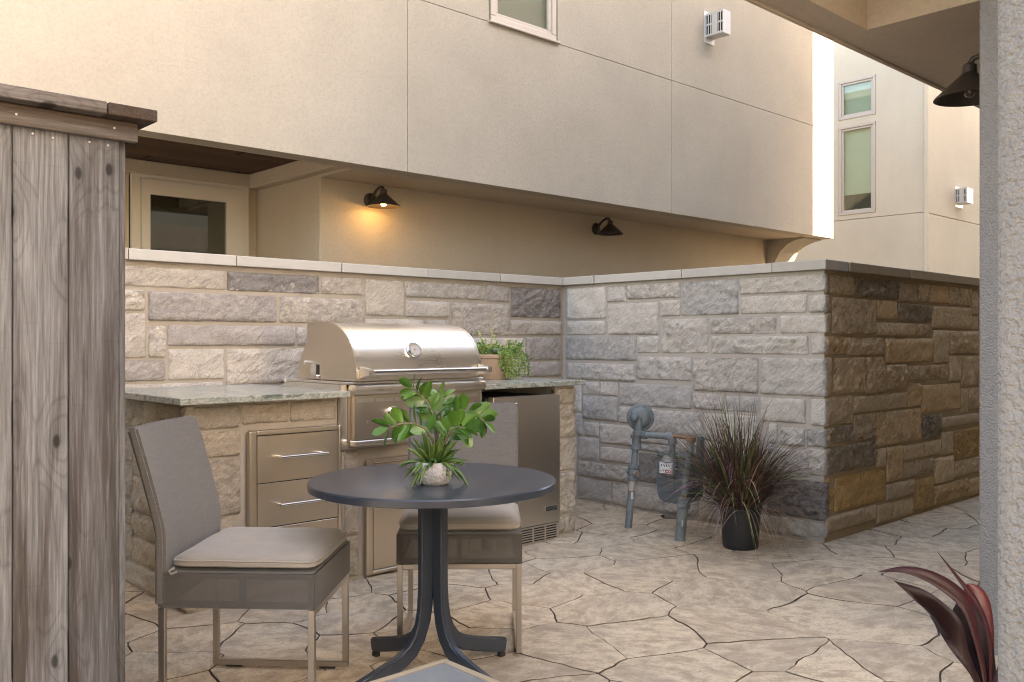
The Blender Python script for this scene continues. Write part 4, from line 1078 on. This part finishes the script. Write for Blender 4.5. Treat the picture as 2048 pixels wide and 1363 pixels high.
def gpart(name, me, mat, par=None): return obj(name, smooth_by_angle(me, 40), mat, par or gm, world=par is None)
def along(a, b, t): return tuple(a[k] + (b[k] - a[k]) * t for k in range(3))
A0, A1 = (4.629, 3.857, 0.008), (4.70, 3.845, 0.60)
r1 = gpart('riser_pipe', tube([A0, along(A0, A1, 0.35), A1], [0.0245, 0.0235, 0.020], 18), PIPE)
gpart('tape_band', tube([along(A0, A1, 0.42), along(A0, A1, 0.54)], 0.0235, 18), TAPE, r1)
gpart('sticker', boxes([(4.629, 4.655, 3.83, 3.8335, 0.205, 0.25)]), WHITE, r1)
va = gpart('shutoff_valve', lathe([(0.027, -0.055), (0.036, -0.05), (0.036, -0.028), (0.030, -0.024), (0.034, 0), (0.030, 0.024), (0.036, 0.028), (0.036, 0.05), (0.027, 0.055)], 8, axis_mat(along(A0, A1, 0.62), (0.07, 0, 0.6))), PIPE)
vb = along(A0, A1, 0.62)
gpart('valve_stem', lathe([(0.024, 0), (0.024, 0.045), (0.016, 0.05), (0.016, 0.06)], 12, axis_mat(vb, (-0.35, -0.93, 0))), PIPE, va)
gpart('valve_nut', lathe([(0.026, 0), (0.026, 0.045), (0.018, 0.05)], 12, axis_mat(vb, (0.35, 0.93, 0))), PIPE, va)
gpart('union', lathe([(0.028, -0.075), (0.036, -0.07), (0.036, -0.045), (0.029, -0.04), (0.029, 0.0), (0.040, 0.004), (0.040, 0.026), (0.030, 0.03)], 10, axis_mat(A1, (0.05, 0, 1))), PIPE)
RA = Vector((-0.72, -0.69, 0.02)).normalized()                   # the way the regulator looks
RC = Vector((4.722, 3.828, 0.742))
rg = gpart('regulator', lathe([(0.0, -0.045), (0.05, -0.04), (0.074, -0.02), (0.088, -0.010), (0.092, -0.004), (0.092, 0.008), (0.086, 0.013), (0.072, 0.014), (0.066, 0.022), (0.052, 0.034), (0.034, 0.038), (0.0, 0.038)], 44, axis_mat(RC, RA), False, False), GM)
bm = bmesh.new()
sidev = RA.cross(Vector((0, 0, 1))).normalized()
for k in range(10):
    a = 2 * math.pi * k / 10
    p = RC + (sidev * math.cos(a) + Vector((0, 0, 1)) * math.sin(a)) * 0.083 + RA * 0.010
    bm_lathe(bm, [(0.0055, 0), (0.0055, 0.007), (0.004, 0.009)], 8, axis_mat(p, RA))
obj('bolt_ring', mesh_from(bm), PIPE, rg, kind='stuff')
sp = RC + sidev * 0.026 + RA * 0.036
gpart('spring_tower', lathe([(0.021, -0.01), (0.021, 0.055), (0.018, 0.058), (0.013, 0.062), (0.0, 0.062)], 18, axis_mat(sp + Vector((0, 0, 0.004)), (RA + sidev * 0.55 + Vector((0, 0, -0.1))).normalized())), GM, rg)
gpart('regulator_body', lathe([(0.037, 0.0), (0.037, 0.022), (0.030, 0.028), (0.026, 0.10), (0.022, 0.12)], 16, Matrix.Translation(RC + RA * 0.030 + sidev * 0.018 + Vector((0, 0, -0.115)))), GM, rg)
H0, H1 = (4.71, 3.83, 0.630), (4.715, 3.59, 0.634)
hp = gpart('cross_pipe', tube([H0, H1], 0.021, 18), PIPE)
gpart('hex_nut', lathe([(0.031, 0), (0.031, 0.03)], 6, axis_mat((4.71, 3.80, 0.63), (0, -1, 0))), PIPE, hp)
gpart('elbow', tube([(4.715, 3.605, 0.634), (4.715, 3.575, 0.634), (4.716, 3.562, 0.624), (4.717, 3.56, 0.606), (4.717, 3.56, 0.585)], [0.026, 0.028, 0.030, 0.028, 0.027], 16), PIPE, hp)
gpart('drop_pipe', tube([(4.717, 3.56, 0.59), (4.72, 3.56, 0.525)], 0.018, 16), PIPE)
gpart('coupling', lathe([(0.030, 0), (0.030, 0.035), (0.024, 0.04)], 8, Matrix.Translation((4.72, 3.56, 0.492))), PIPE)
# meter body: rounded at the bottom, in two halves with a flange between
def meter_half(x0, x1, k):
    pr = []
    w, z0, z1, rr = 0.128 * k, 0.200, 0.500, 0.07
    for i in range(7): pr.append((-w + rr - rr * math.sin(i / 6 * math.pi / 2 + 0) , z0 + rr - rr * math.cos(i / 6 * math.pi / 2)))
    pr += [(-w, z1 - 0.05), (-w + 0.02, z1 - 0.018), (-w + 0.06, z1)]
    left = pr
    right = [(-a, b) for a, b in reversed(left)]
    prof = [(3.575 + a, b) for a, b in left + right]
    return extrude_x(prof, x0, x1, 0.008)
mb = gpart('meter_body', meter_half(4.735, 4.80, 0.96), GM)
gpart('meter_flange', meter_half(4.8005, 4.816, 1.04), GM, mb)
gpart('meter_back', meter_half(4.8165, 4.90, 0.96), GM, mb)
gpart('meter_crown', boxes([(4.715, 4.83, 3.46, 3.69, 0.4955, 0.525)], 0.01), GM, mb)
ix = gpart('index_box', boxes([(4.682, 4.734, 3.536, 3.642, 0.392, 0.472)], 0.006), basic('index_cover', (0.36, 0.37, 0.38), (0.30, 0.31, 0.32), 9, 0.35), mb)
gpart('index_hood', lathe([(0.055, 0), (0.052, 0.02), (0.035, 0.036), (0.0, 0.042)], 20, Matrix.Translation((4.722, 3.585, 0.4722))), basic('index_hood', (0.20, 0.195, 0.185), (0.26, 0.25, 0.235), 9, 0.4), ix)
obj('index_plate', box(4.6805, 4.6818, 3.542, 3.636, 0.398, 0.468, 0), WHITE, ix)
for k in range(4):
    y = 3.618 - k * 0.020
    p = obj('dial_mark', tube([(4.6803, y + 0.004, 0.456), (4.6801, y - 0.004, 0.441)], 0.0032, 6), INK, ix)
for y in (3.623, 3.605): obj('dial_mark', tube([(4.6803, y + 0.003, 0.415), (4.6801, y - 0.003, 0.409)], 0.003, 6), INK, ix)
obj('red_label', box(4.6798, 4.6804, 3.546, 3.592, 0.402, 0.420, 0), RED, ix)
for k in range(3): obj('red_mark', box(4.6793, 4.6797, 3.552 + k * 0.013, 3.559 + k * 0.013, 0.406, 0.416, 0), WHITE, ix)
dp = obj('data_plate', box(4.7325, 4.7345, 3.557, 3.616, 0.285, 0.385, 0), GM, mb)
bm = bmesh.new()
for q in range(4):
    for k in range(4): bm_box(bm, 4.7315, 4.7322, 3.564 + k * 0.012, 3.572 + k * 0.012 + 0.002 * (q % 2), 0.345 + q * 0.009, 0.349 + q * 0.009)
obj('plate_marks', mesh_from(bm), TAPE, dp, kind='stuff')
B0, B1 = (4.576, 3.399, 0.008), (4.61, 3.335, 0.66)
r2 = gpart('riser_pipe', tube([B0, along(B0, B1, 0.33)], 0.0325, 18), PIPE)
gpart('reducer', lathe([(0.033, -0.04), (0.042, -0.036), (0.042, -0.022), (0.037, -0.018), (0.039, 0.005), (0.034, 0.022), (0.026, 0.03)], 20, axis_mat(along(B0, B1, 0.38), (0.05, -0.1, 1))), PIPE, r2)
gpart('rust_band', tube([along(B0, B1, 0.42), along(B0, B1, 0.445)], 0.0265, 16), RUST, r2)
gpart('upper_pipe', tube([along(B0, B1, 0.4), B1], 0.0235, 18), PIPE, r2)
gpart('pipe_cap', lathe([(0.029, -0.03), (0.031, -0.02), (0.031, 0.0), (0.0, 0.004)], 14, axis_mat(B1, (0.05, -0.1, 1))), RUST, r2)
gpart('sticker', boxes([(4.556, 4.578, 3.364, 3.3665, 0.105, 0.145)]), WHITE, r2)
gpart('outlet_pipe', tube([(4.70, 3.335, 0.49), (4.70, 3.33, 0.655)], [0.027, 0.024], 16), PIPE)
gpart('return_pipe', tube([(4.61, 3.335, 0.648), (4.66, 3.42, 0.645), (4.715, 3.55, 0.640)], 0.012, 12), RUST)

# ------------------------------------------------------------------ plants
def leaf_mesh(L, W, droop=0.25, fold=0.25, seg=7, tip=1.7, base=1.12, twist=0.0, wave=0.0):
    """leaf along +x, folded a little on its midrib and drooping towards the tip"""
    bm = bmesh.new()
    rows = []
    for i in range(seg + 1):
        t = i / seg
        w = W * 0.5 * (max(0.0, math.sin(math.pi * t ** base)) ** (1 / tip) if 0 < t < 1 else 0.0)
        x = L * t * (1 - 0.12 * droop * t)
        z = -droop * L * t * t
        tw = twist * t
        zz = fold * w + wave * L * math.sin(t * 9) * 0.02
        row = []
        for s in (-1, -0.5, 0, 0.5, 1):
            y, dz = s * w, abs(s) * zz
            row.append(bm.verts.new((x, y * math.cos(tw) - dz * math.sin(tw), z + dz * math.cos(tw) + y * math.sin(tw))))
        rows.append(row)
    for a, b in zip(rows, rows[1:]):
        for k in range(4):
            try: bm.faces.new((a[k], a[k + 1], b[k + 1], b[k]))
            except ValueError: pass
    bmesh.ops.remove_doubles(bm, verts=bm.verts, dist=0.00005)
    r = bmesh.ops.solidify(bm, geom=bm.faces[:], thickness=0.0008)
    return smooth_by_angle(mesh_from(bm), 75)

def aim(d, roll=0.0):
    d = Vector(d).normalized()
    up = Vector((0, 0, 1)) if abs(d.z) < 0.95 else Vector((0.3, 1, 0)).normalized()
    y = up.cross(d).normalized(); z = d.cross(y)
    m = Matrix((d, y, z)).transposed() @ Matrix.Rotation(roll, 3, 'X')
    return m.to_euler()

# table plant: bowl, rounded glossy leaves on arching stems, a skirt of narrow fleshy leaves
SR, SD = Vector((0.73313, -0.68009, 0)), Vector((0.68009, 0.73313, 0))    # sideways and onwards on the table
tp = thing('table_plant', 'green leafy plant in rough white bowl on the round table', 'potted plant', (1.954, 2.511, 0.749))
BOWL = basic('bowl_plaster', (0.52, 0.52, 0.53), (0.20, 0.20, 0.21), 70, 0.9, bmp=1.0, bscale=75, bdist=0.008)  # dark mottling put in the colour to strengthen the relief's shading
obj('bowl', smooth_by_angle(lathe([(0.0, 0.0), (0.044, 0.0), (0.052, 0.006), (0.065, 0.024), (0.0715, 0.046), (0.071, 0.064), (0.066, 0.080), (0.060, 0.080), (0.062, 0.062), (0.0, 0.056)], 44, None, False, False), 60), BOWL, tp)
obj('soil', lathe([(0.0615, 0.060), (0.05, 0.070), (0.0, 0.073)], 24, None, True, False), basic('soil', (0.03, 0.022, 0.016), (0.05, 0.038, 0.028), 40, 0.95, bmp=0.8), tp)
ZZ = m_leaf('glossy_leaf', (0.022, 0.075, 0.012), (0.065, 0.165, 0.022), rough=0.3)
ZZ_STEM = basic('leaf_stem', (0.10, 0.13, 0.05), (0.14, 0.11, 0.06), 20, 0.5)
SPIKE = m_leaf('fleshy_leaf', (0.028, 0.08, 0.018), (0.09, 0.155, 0.035), rough=0.4)
rng = random.Random(8)
stems = [  # (sideways, onwards, up) points
    [(0.004, 0.0, 0.07), (0.008, 0.005, 0.16), (0.0, 0.01, 0.235), (-0.02, 0.01, 0.28), (-0.048, 0.0, 0.315), (-0.075, -0.01, 0.338)],
    [(-0.004, 0.0, 0.07), (0.0, -0.01, 0.15), (-0.025, -0.02, 0.195), (-0.065, -0.03, 0.216), (-0.11, -0.045, 0.215), (-0.155, -0.05, 0.20)],
    [(0.012, 0.0, 0.07), (0.035, -0.02, 0.14), (0.06, -0.04, 0.19), (0.09, -0.055, 0.208), (0.112, -0.065, 0.20)],
    [(0.014, 0.01, 0.07), (0.03, 0.03, 0.16), (0.06, 0.045, 0.22), (0.105, 0.05, 0.252), (0.15, 0.05, 0.238), (0.175, 0.05, 0.215)],
    [(0.0, 0.01, 0.07), (0.01, 0.04, 0.17), (0.018, 0.06, 0.25), (0.022, 0.065, 0.30)]]
for si, sp_ in enumerate(stems):
    pts = [SR * a + SD * b + Vector((0, 0, c)) for a, b, c in sp_]
    obj('stem', smooth_by_angle(tube(pts, [0.0055 * (1 - 0.6 * i / (len(pts) - 1)) for i in range(len(pts))], 8), 80), ZZ_STEM, tp)
    dense = []
    for a, b in zip(pts, pts[1:]):
        for k in range(6): dense.append(a.lerp(b, k / 6))
    dense.append(pts[-1])
    n = len(dense)
    start = int(n * 0.36)
    k, side = start, 1
    while k < n:
        tdir = (dense[min(k + 1, n - 1)] - dense[max(k - 2, 0)]).normalized()
        for side in (1, -1):
            acr = tdir.cross(SD * -1).normalized() * side
            out = (acr * rng.uniform(0.7, 1.1) + tdir * rng.uniform(0.45, 0.8) + SD * rng.uniform(-0.55, 0.4)).normalized()
            L = rng.uniform(0.060, 0.080) * (1 - 0.2 * (k - start) / n)
            me = leaf_mesh(L, L * rng.uniform(0.48, 0.58), rng.uniform(0.0, 0.25), rng.uniform(0.1, 0.4))
            obj('leaf', me, ZZ, tp, loc=dense[k] + out * 0.003, rot=aim(out, rng.uniform(-0.9, 0.9) + (1.0 if side > 0 else -1.0)))
        k += 3
    tdir = (dense[-1] - dense[-4]).normalized()
    obj('leaf', leaf_mesh(0.06, 0.032, 0.1, 0.25), ZZ, tp, loc=dense[-1], rot=aim(tdir, rng.uniform(-1.2, 1.2)))
for k in range(105):
    a = rng.uniform(0, 2 * math.pi)
    el = rng.choice([rng.uniform(0.0, 0.5), rng.uniform(0.3, 1.1), rng.uniform(0.9, 1.35)])
    L = rng.uniform(0.075, 0.145)
    rr = rng.uniform(0.005, 0.055) * (1 - el / 2)
    p = Vector((math.cos(a) * rr, math.sin(a) * rr, 0.070))
    d = Vector((math.cos(a) * math.cos(el), math.sin(a) * math.cos(el), math.sin(el)))
    if el < 0.5: L *= 0.75
    drp = (1.3 - el) * rng.uniform(0.5, 1.5) * 0.7
    pts, rad = [], []
    for i in range(7):
        t = i / 6
        q = p + d * L * t + Vector((0, 0, -drp * L * t * t))
        pts.append(q); rad.append(0.0046 * (0.55 + 0.9 * math.sin(math.pi * min(1, t * 0.75 + 0.12))) * (1 - t ** 5) + 0.0003)
    obj('narrow_leaf', smooth_by_angle(tube(pts, rad, 6), 80), SPIKE, tp)

# planter on the counter
pl = thing('counter_planter', 'tan oval planter of trailing succulents on the granite counter', 'potted plant', (3.985, 4.46, 1.0), R(0))
POT = basic('planter_tan', (0.42, 0.285, 0.19), (0.36, 0.24, 0.16), 10, 0.7, bmp=0.35, bscale=160, stretch=(1, 1, 0.04))
prof = [(0.0, 0.0), (0.094, 0.0), (0.099, 0.006), (0.122, 0.138), (0.131, 0.142), (0.134, 0.160), (0.131, 0.165), (0.120, 0.165), (0.117, 0.145), (0.0, 0.14)]
pot = obj('pot', smooth_by_angle(lathe(prof, 44, None, False, False), 35), POT, pl)
obj('soil', lathe([(0.117, 0.148), (0.0, 0.158)], 24, None, True, False), bpy.data.materials['soil'], pl)
TRAIL = [m_leaf('trailing_leaf', (0.10, 0.20, 0.035), (0.24, 0.34, 0.08)), m_leaf('trailing_leaf_dark', (0.05, 0.13, 0.03), (0.10, 0.2, 0.05)), m_leaf('trailing_leaf_yellow', (0.42, 0.42, 0.14), (0.55, 0.52, 0.25))]
rng = random.Random(31)
def sprig(bm, pts, size, per, mi):
    pts = [Vector(p) for p in pts]
    f0 = len(bm.faces)
    bm_tube(bm, pts, [0.0022] * len(pts), 4)
    for a, b in zip(pts, pts[1:]):
        for k in range(per):
            c = a.lerp(b, (k + rng.random()) / per)
            d = Vector((rng.gauss(0, 1), rng.gauss(0, 1), rng.gauss(0.2, 0.8))).normalized()
            s = size * rng.uniform(0.6, 1.25)
            e = d.cross(Vector((rng.gauss(0, 1), rng.gauss(0, 1), rng.gauss(0, 1)))).normalized()
            n2 = d.cross(e) * s * 0.14
            v = [bm.verts.new(c), bm.verts.new(c + d * s * 0.45 + e * s * 0.33 + n2), bm.verts.new(c + d * s), bm.verts.new(c + d * s * 0.45 - e * s * 0.33 + n2), bm.verts.new(c + d * s * 0.5 - n2 * 1.5)]
            for tri in ((0, 1, 4), (1, 2, 4), (2, 3, 4), (3, 0, 4), (0, 3, 1), (3, 2, 1)):
                try: bm.faces.new([v[q] for q in tri])
                except ValueError: pass
    bm.faces.ensure_lookup_table()
    for f in bm.faces[f0:]: f.material_index = mi if rng.random() < 0.8 else (mi + 1) % 2
def P(a, b, c): return SR * a + SD * b + Vector((0, 0, c))
hang = [(0.035, -0.12, 0.085), (0.075, -0.115, -0.02), (0.088, -0.11, 0.01), (0.10, -0.10, -0.03), (0.115, -0.09, 0.02), (0.13, -0.07, -0.06), (0.15, -0.06, 0.0), (0.19, -0.03, 0.03), (0.215, 0.0, 0.01), (0.06, -0.12, 0.05), (0.17, -0.05, 0.07)]
for i, (a, b, zl) in enumerate(hang):
    bm = bmesh.new()
    zl = max(zl, 0.012)
    sprig(bm, [P(a * 0.35, b * 0.3, 0.165), P(a * 0.8, b * 0.95, 0.185), P(a * 1.0, b * 1.12, 0.155), P(a * 1.02 + 0.005, b * 1.13, (0.155 + zl) / 2), P(a * 1.03, b * 1.14, zl)], 0.018, 20, 0)
    obj('trailing_stem', mesh_from(bm), TRAIL, pl, kind='stuff')
for i in range(40):
    a, b = rng.uniform(-0.12, 0.15), rng.uniform(-0.09, 0.08)
    h = rng.uniform(0.19, 0.25)
    bm = bmesh.new()
    sprig(bm, [P(a * 0.7, b * 0.7, 0.150), P(a * 0.9, b * 0.9, (0.15 + h) / 2 + 0.01), P(a * 1.25, b * 1.15, h)], 0.020, 14, rng.choice([0, 1]))
    obj('sprig', mesh_from(bm), TRAIL, pl, kind='stuff')
for (a, h, dx) in ((-0.06, 0.305, -0.05), (-0.02, 0.33, 0.0), (-0.035, 0.28, 0.03), (0.06, 0.26, 0.03), (-0.05, 0.26, -0.02)):
    bm = bmesh.new()
    sprig(bm, [P(a, 0, 0.15), P(a + dx * 0.4, -0.01, (0.15 + h) / 2), P(a + dx, -0.015, h)], 0.016, 26, 2)
    obj('flower_spray', mesh_from(bm), TRAIL, pl, kind='stuff')
GREYLEAF = m_leaf('grey_rosette', (0.24, 0.31, 0.25), (0.32, 0.38, 0.33), rough=0.6)
for k in range(11):
    a = k * 2.4
    el = 0.25 + 0.09 * k
    d = SR * math.cos(a) * math.cos(el) + SD * math.sin(a) * math.cos(el) + Vector((0, 0, math.sin(el)))
    obj('rosette_leaf', leaf_mesh(0.052 - 0.002 * k, 0.036, -0.15, 0.5, 6, 1.3), GREYLEAF, pl, loc=P(0.005, -0.075, 0.172), rot=aim(d))

# purple fountain grass
fg = thing('potted_grass', 'purple fountain grass in black nursery pot against the grey wall', 'potted plant', (4.69, 3.035, 0.012))
NPOT = basic('nursery_pot', (0.012, 0.013, 0.016), (0.02, 0.021, 0.024), 12, 0.45, bmp=0.1)
obj('pot', smooth_by_angle(lathe([(0.0, 0.0), (0.098, 0.0), (0.103, 0.008), (0.105, 0.02), (0.119, 0.225), (0.127, 0.228), (0.129, 0.25), (0.124, 0.252), (0.116, 0.235), (0.0, 0.225)], 40, None, False, False), 35), NPOT, fg)
obj('soil', lathe([(0.115, 0.228), (0.0, 0.236)], 24, None, True, False), bpy.data.materials['soil'], fg)
GRASS = [m_leaf('grass_purple', (0.12, 0.058, 0.058), (0.17, 0.092, 0.085), rough=0.5), m_leaf('grass_green', (0.07, 0.11, 0.025), (0.13, 0.15, 0.04), rough=0.5), m_leaf('grass_straw', (0.30, 0.20, 0.12), (0.38, 0.27, 0.17), rough=0.7), m_leaf('grass_dark', (0.045, 0.025, 0.026), (0.075, 0.042, 0.04), rough=0.5)]
rng = random.Random(77)
bm = bmesh.new()
def blade(bm, base, az, el, L, droop, w, mi, kink=0.0):
    f0 = len(bm.faces)
    d = Vector((math.cos(az) * math.cos(el), math.sin(az) * math.cos(el), math.sin(el)))
    sd = Vector((-math.sin(az), math.cos(az), 0))
    sd = (sd + Vector((0, 0, 1)) * rng.uniform(-0.6, 0.6)).normalized()
    rows = []
    N = 8
    for i in range(N + 1):
        t = i / N
        p = base + d * L * t + Vector((math.cos(az), math.sin(az), 0)) * droop * 0.35 * L * t ** 2 + Vector((0, 0, -droop * L * t ** 2.4)) + sd * kink * L * t * t
        if p.z < 0.012: p.z = 0.012 + rng.random() * 0.01
        ww = w * (1 - t ** 1.6) * (0.5 + min(t * 4, 0.5)) + 0.0003
        rows.append((bm.verts.new(p - sd * ww), bm.verts.new(p + d.cross(sd) * ww * 0.35), bm.verts.new(p + sd * ww)))
    for a, b in zip(rows, rows[1:]):
        bm.faces.new((a[0], a[1], b[1], b[0])); bm.faces.new((a[1], a[2], b[2], b[1]))
    bm.faces.ensure_lookup_table()
    for f in bm.faces[f0:]: f.material_index = mi; f.smooth = True
for k in range(1150):
    az = rng.uniform(0, 2 * math.pi)
    rr = 0.10 * math.sqrt(rng.random())
    base = Vector((math.cos(az) * rr, math.sin(az) * rr, 0.23))
    el = min(1.5, max(0.25, rng.gauss(1.18, 0.26)))
    L = rng.uniform(0.42, 0.84) * (0.75 + 0.25 * el)
    toward = math.cos(az) > 0.35                     # the wall stands this way: keep those blades short and steep
    if toward: L = min(L, 0.52); el = max(el, 0.95)
    blade(bm, base, az + rng.gauss(0, 0.3), el, L, rng.uniform(0.1, 0.75) * (1.5 - el * 0.6), rng.uniform(0.0022, 0.0052), rng.choices([0, 1, 2, 3], [0.42, 0.26, 0.07, 0.25])[0], rng.gauss(0, 0.08))
for k in range(120):                                 # dry drooping blades round the rim
    az = rng.uniform(0, 2 * math.pi)
    if math.cos(az) > 0.5: continue
    base = Vector((math.cos(az) * 0.10, math.sin(az) * 0.10, 0.235))
    blade(bm, base, az + rng.gauss(0, 0.4), rng.uniform(0.3, 1.2), rng.uniform(0.16, 0.36), rng.uniform(0.9, 2.0), rng.uniform(0.001, 0.0026), rng.choices([0, 1, 2, 3], [0.25, 0.1, 0.5, 0.15])[0], rng.gauss(0, 0.15))
obj('blades', mesh_from(bm), GRASS, fg, kind='stuff')

# dark red dracaena by the pillar
dp_ = thing('red_leaf_plant', 'dark red strap leaved plant beside the near pillar', 'potted plant', (2.143, 0.745, 0.012))
DRAC = m_leaf('burgundy_leaf', (0.035, 0.007, 0.011), (0.06, 0.010, 0.015), rough=0.45, scale=14)
DRAC_G = m_leaf('burgundy_green_leaf', (0.012, 0.010, 0.008), (0.026, 0.007, 0.010), rough=0.5, scale=12)
DRAC_R = m_leaf('crimson_leaf', (0.09, 0.009, 0.010), (0.15, 0.015, 0.014), rough=0.35, scale=6)
obj('pot', smooth_by_angle(lathe([(0.0, 0.0), (0.12, 0.0), (0.125, 0.01), (0.15, 0.27), (0.16, 0.275), (0.16, 0.30), (0.15, 0.30), (0.14, 0.26), (0.0, 0.25)], 36, None, False, False), 35), POT, dp_)
obj('stalk', tube([(0, 0, 0.25), (0.005, 0, 0.36), (0, 0.0, 0.46)], [0.016, 0.014, 0.009], 10), DRAC_G, dp_)
def strap(pts, W, mat, seg=22, name='leaf', roll=0.0, wave=0.0, peak=0.45):
    """broad strap leaf through (sideways, onwards, up) points"""
    cp = [SR * a + SD * b + Vector((0, 0, c)) for a, b, c in pts]
    bm = bmesh.new(); rows = []
    m = len(cp) - 1
    def cat(t):
        u = t * m; i = min(int(u), m - 1); f = u - i
        p0, p1, p2, p3 = cp[max(i - 1, 0)], cp[i], cp[i + 1], cp[min(i + 2, m)]
        return 0.5 * ((2 * p1) + (p2 - p0) * f + (2 * p0 - 5 * p1 + 4 * p2 - p3) * f * f + (3 * p1 - 3 * p2 + p3 - p0) * f ** 3)
    for i in range(seg + 1):
        t = i / seg
        p = cat(t); tg = (cat(min(1, t + 0.02)) - cat(max(0, t - 0.02))).normalized()
        side = tg.cross(SD).normalized()
        side = (Matrix.Rotation(roll + wave * math.sin(t * 8), 3, tg) @ side)
        nrm = side.cross(tg)
        pk = (t / peak) if t < peak else (1 - t) / (1 - peak)
        w = W * 0.5 * (0.22 * (1 - t) + 0.9 * math.sin(max(0, pk) * math.pi / 2) ** 1.1) + 0.0004
        rows.append([bm.verts.new(p + side * w * s + nrm * (abs(s) * w * 0.35)) for s in (-1, -0.5, 0, 0.5, 1)])
    for a, b in zip(rows, rows[1:]):
        for k in range(4): bm.faces.new((a[k], a[k + 1], b[k + 1], b[k]))
    bmesh.ops.solidify(bm, geom=bm.faces[:], thickness=0.0012)
    return obj(name, smooth_by_angle(mesh_from(bm), 70), mat, dp_)
# sideways offsets run from the stalk: the long leaves reach left across the paving
strap([(0.0, 0, 0.42), (-0.05, -0.02, 0.53), (-0.115, -0.04, 0.625), (-0.185, -0.06, 0.69), (-0.245, -0.07, 0.725)], 0.050, DRAC_G, roll=0.15, wave=0.75, peak=0.4)
strap([(0.0, 0, 0.43), (-0.02, 0.0, 0.56), (-0.06, -0.02, 0.66), (-0.13, -0.03, 0.715), (-0.20, -0.03, 0.738), (-0.262, -0.03, 0.733)], 0.036, DRAC, roll=0.5, wave=0.2, peak=0.35)
strap([(0.0, 0, 0.43), (0.01, 0.01, 0.56), (-0.005, 0.03, 0.64), (-0.045, 0.05, 0.70), (-0.09, 0.06, 0.757)], 0.026, DRAC, roll=0.8, peak=0.35)
strap([(0.01, 0, 0.42), (0.0, 0.03, 0.52), (-0.02, 0.05, 0.60), (-0.03, 0.06, 0.655)], 0.085, DRAC_G, roll=0.1, peak=0.6)
strap([(0.01, 0.02, 0.45), (0.015, 0.06, 0.56), (0.008, 0.08, 0.64), (-0.005, 0.09, 0.675)], 0.07, DRAC_R, roll=-0.1, peak=0.6)
strap([(0.0, 0, 0.42), (0.06, -0.02, 0.55), (0.14, -0.04, 0.62), (0.22, -0.05, 0.60)], 0.06, DRAC, roll=-0.3)
strap([(0.0, 0, 0.40), (-0.05, -0.04, 0.45), (-0.11, -0.06, 0.44), (-0.16, -0.07, 0.38)], 0.06, DRAC_G, roll=0.3)
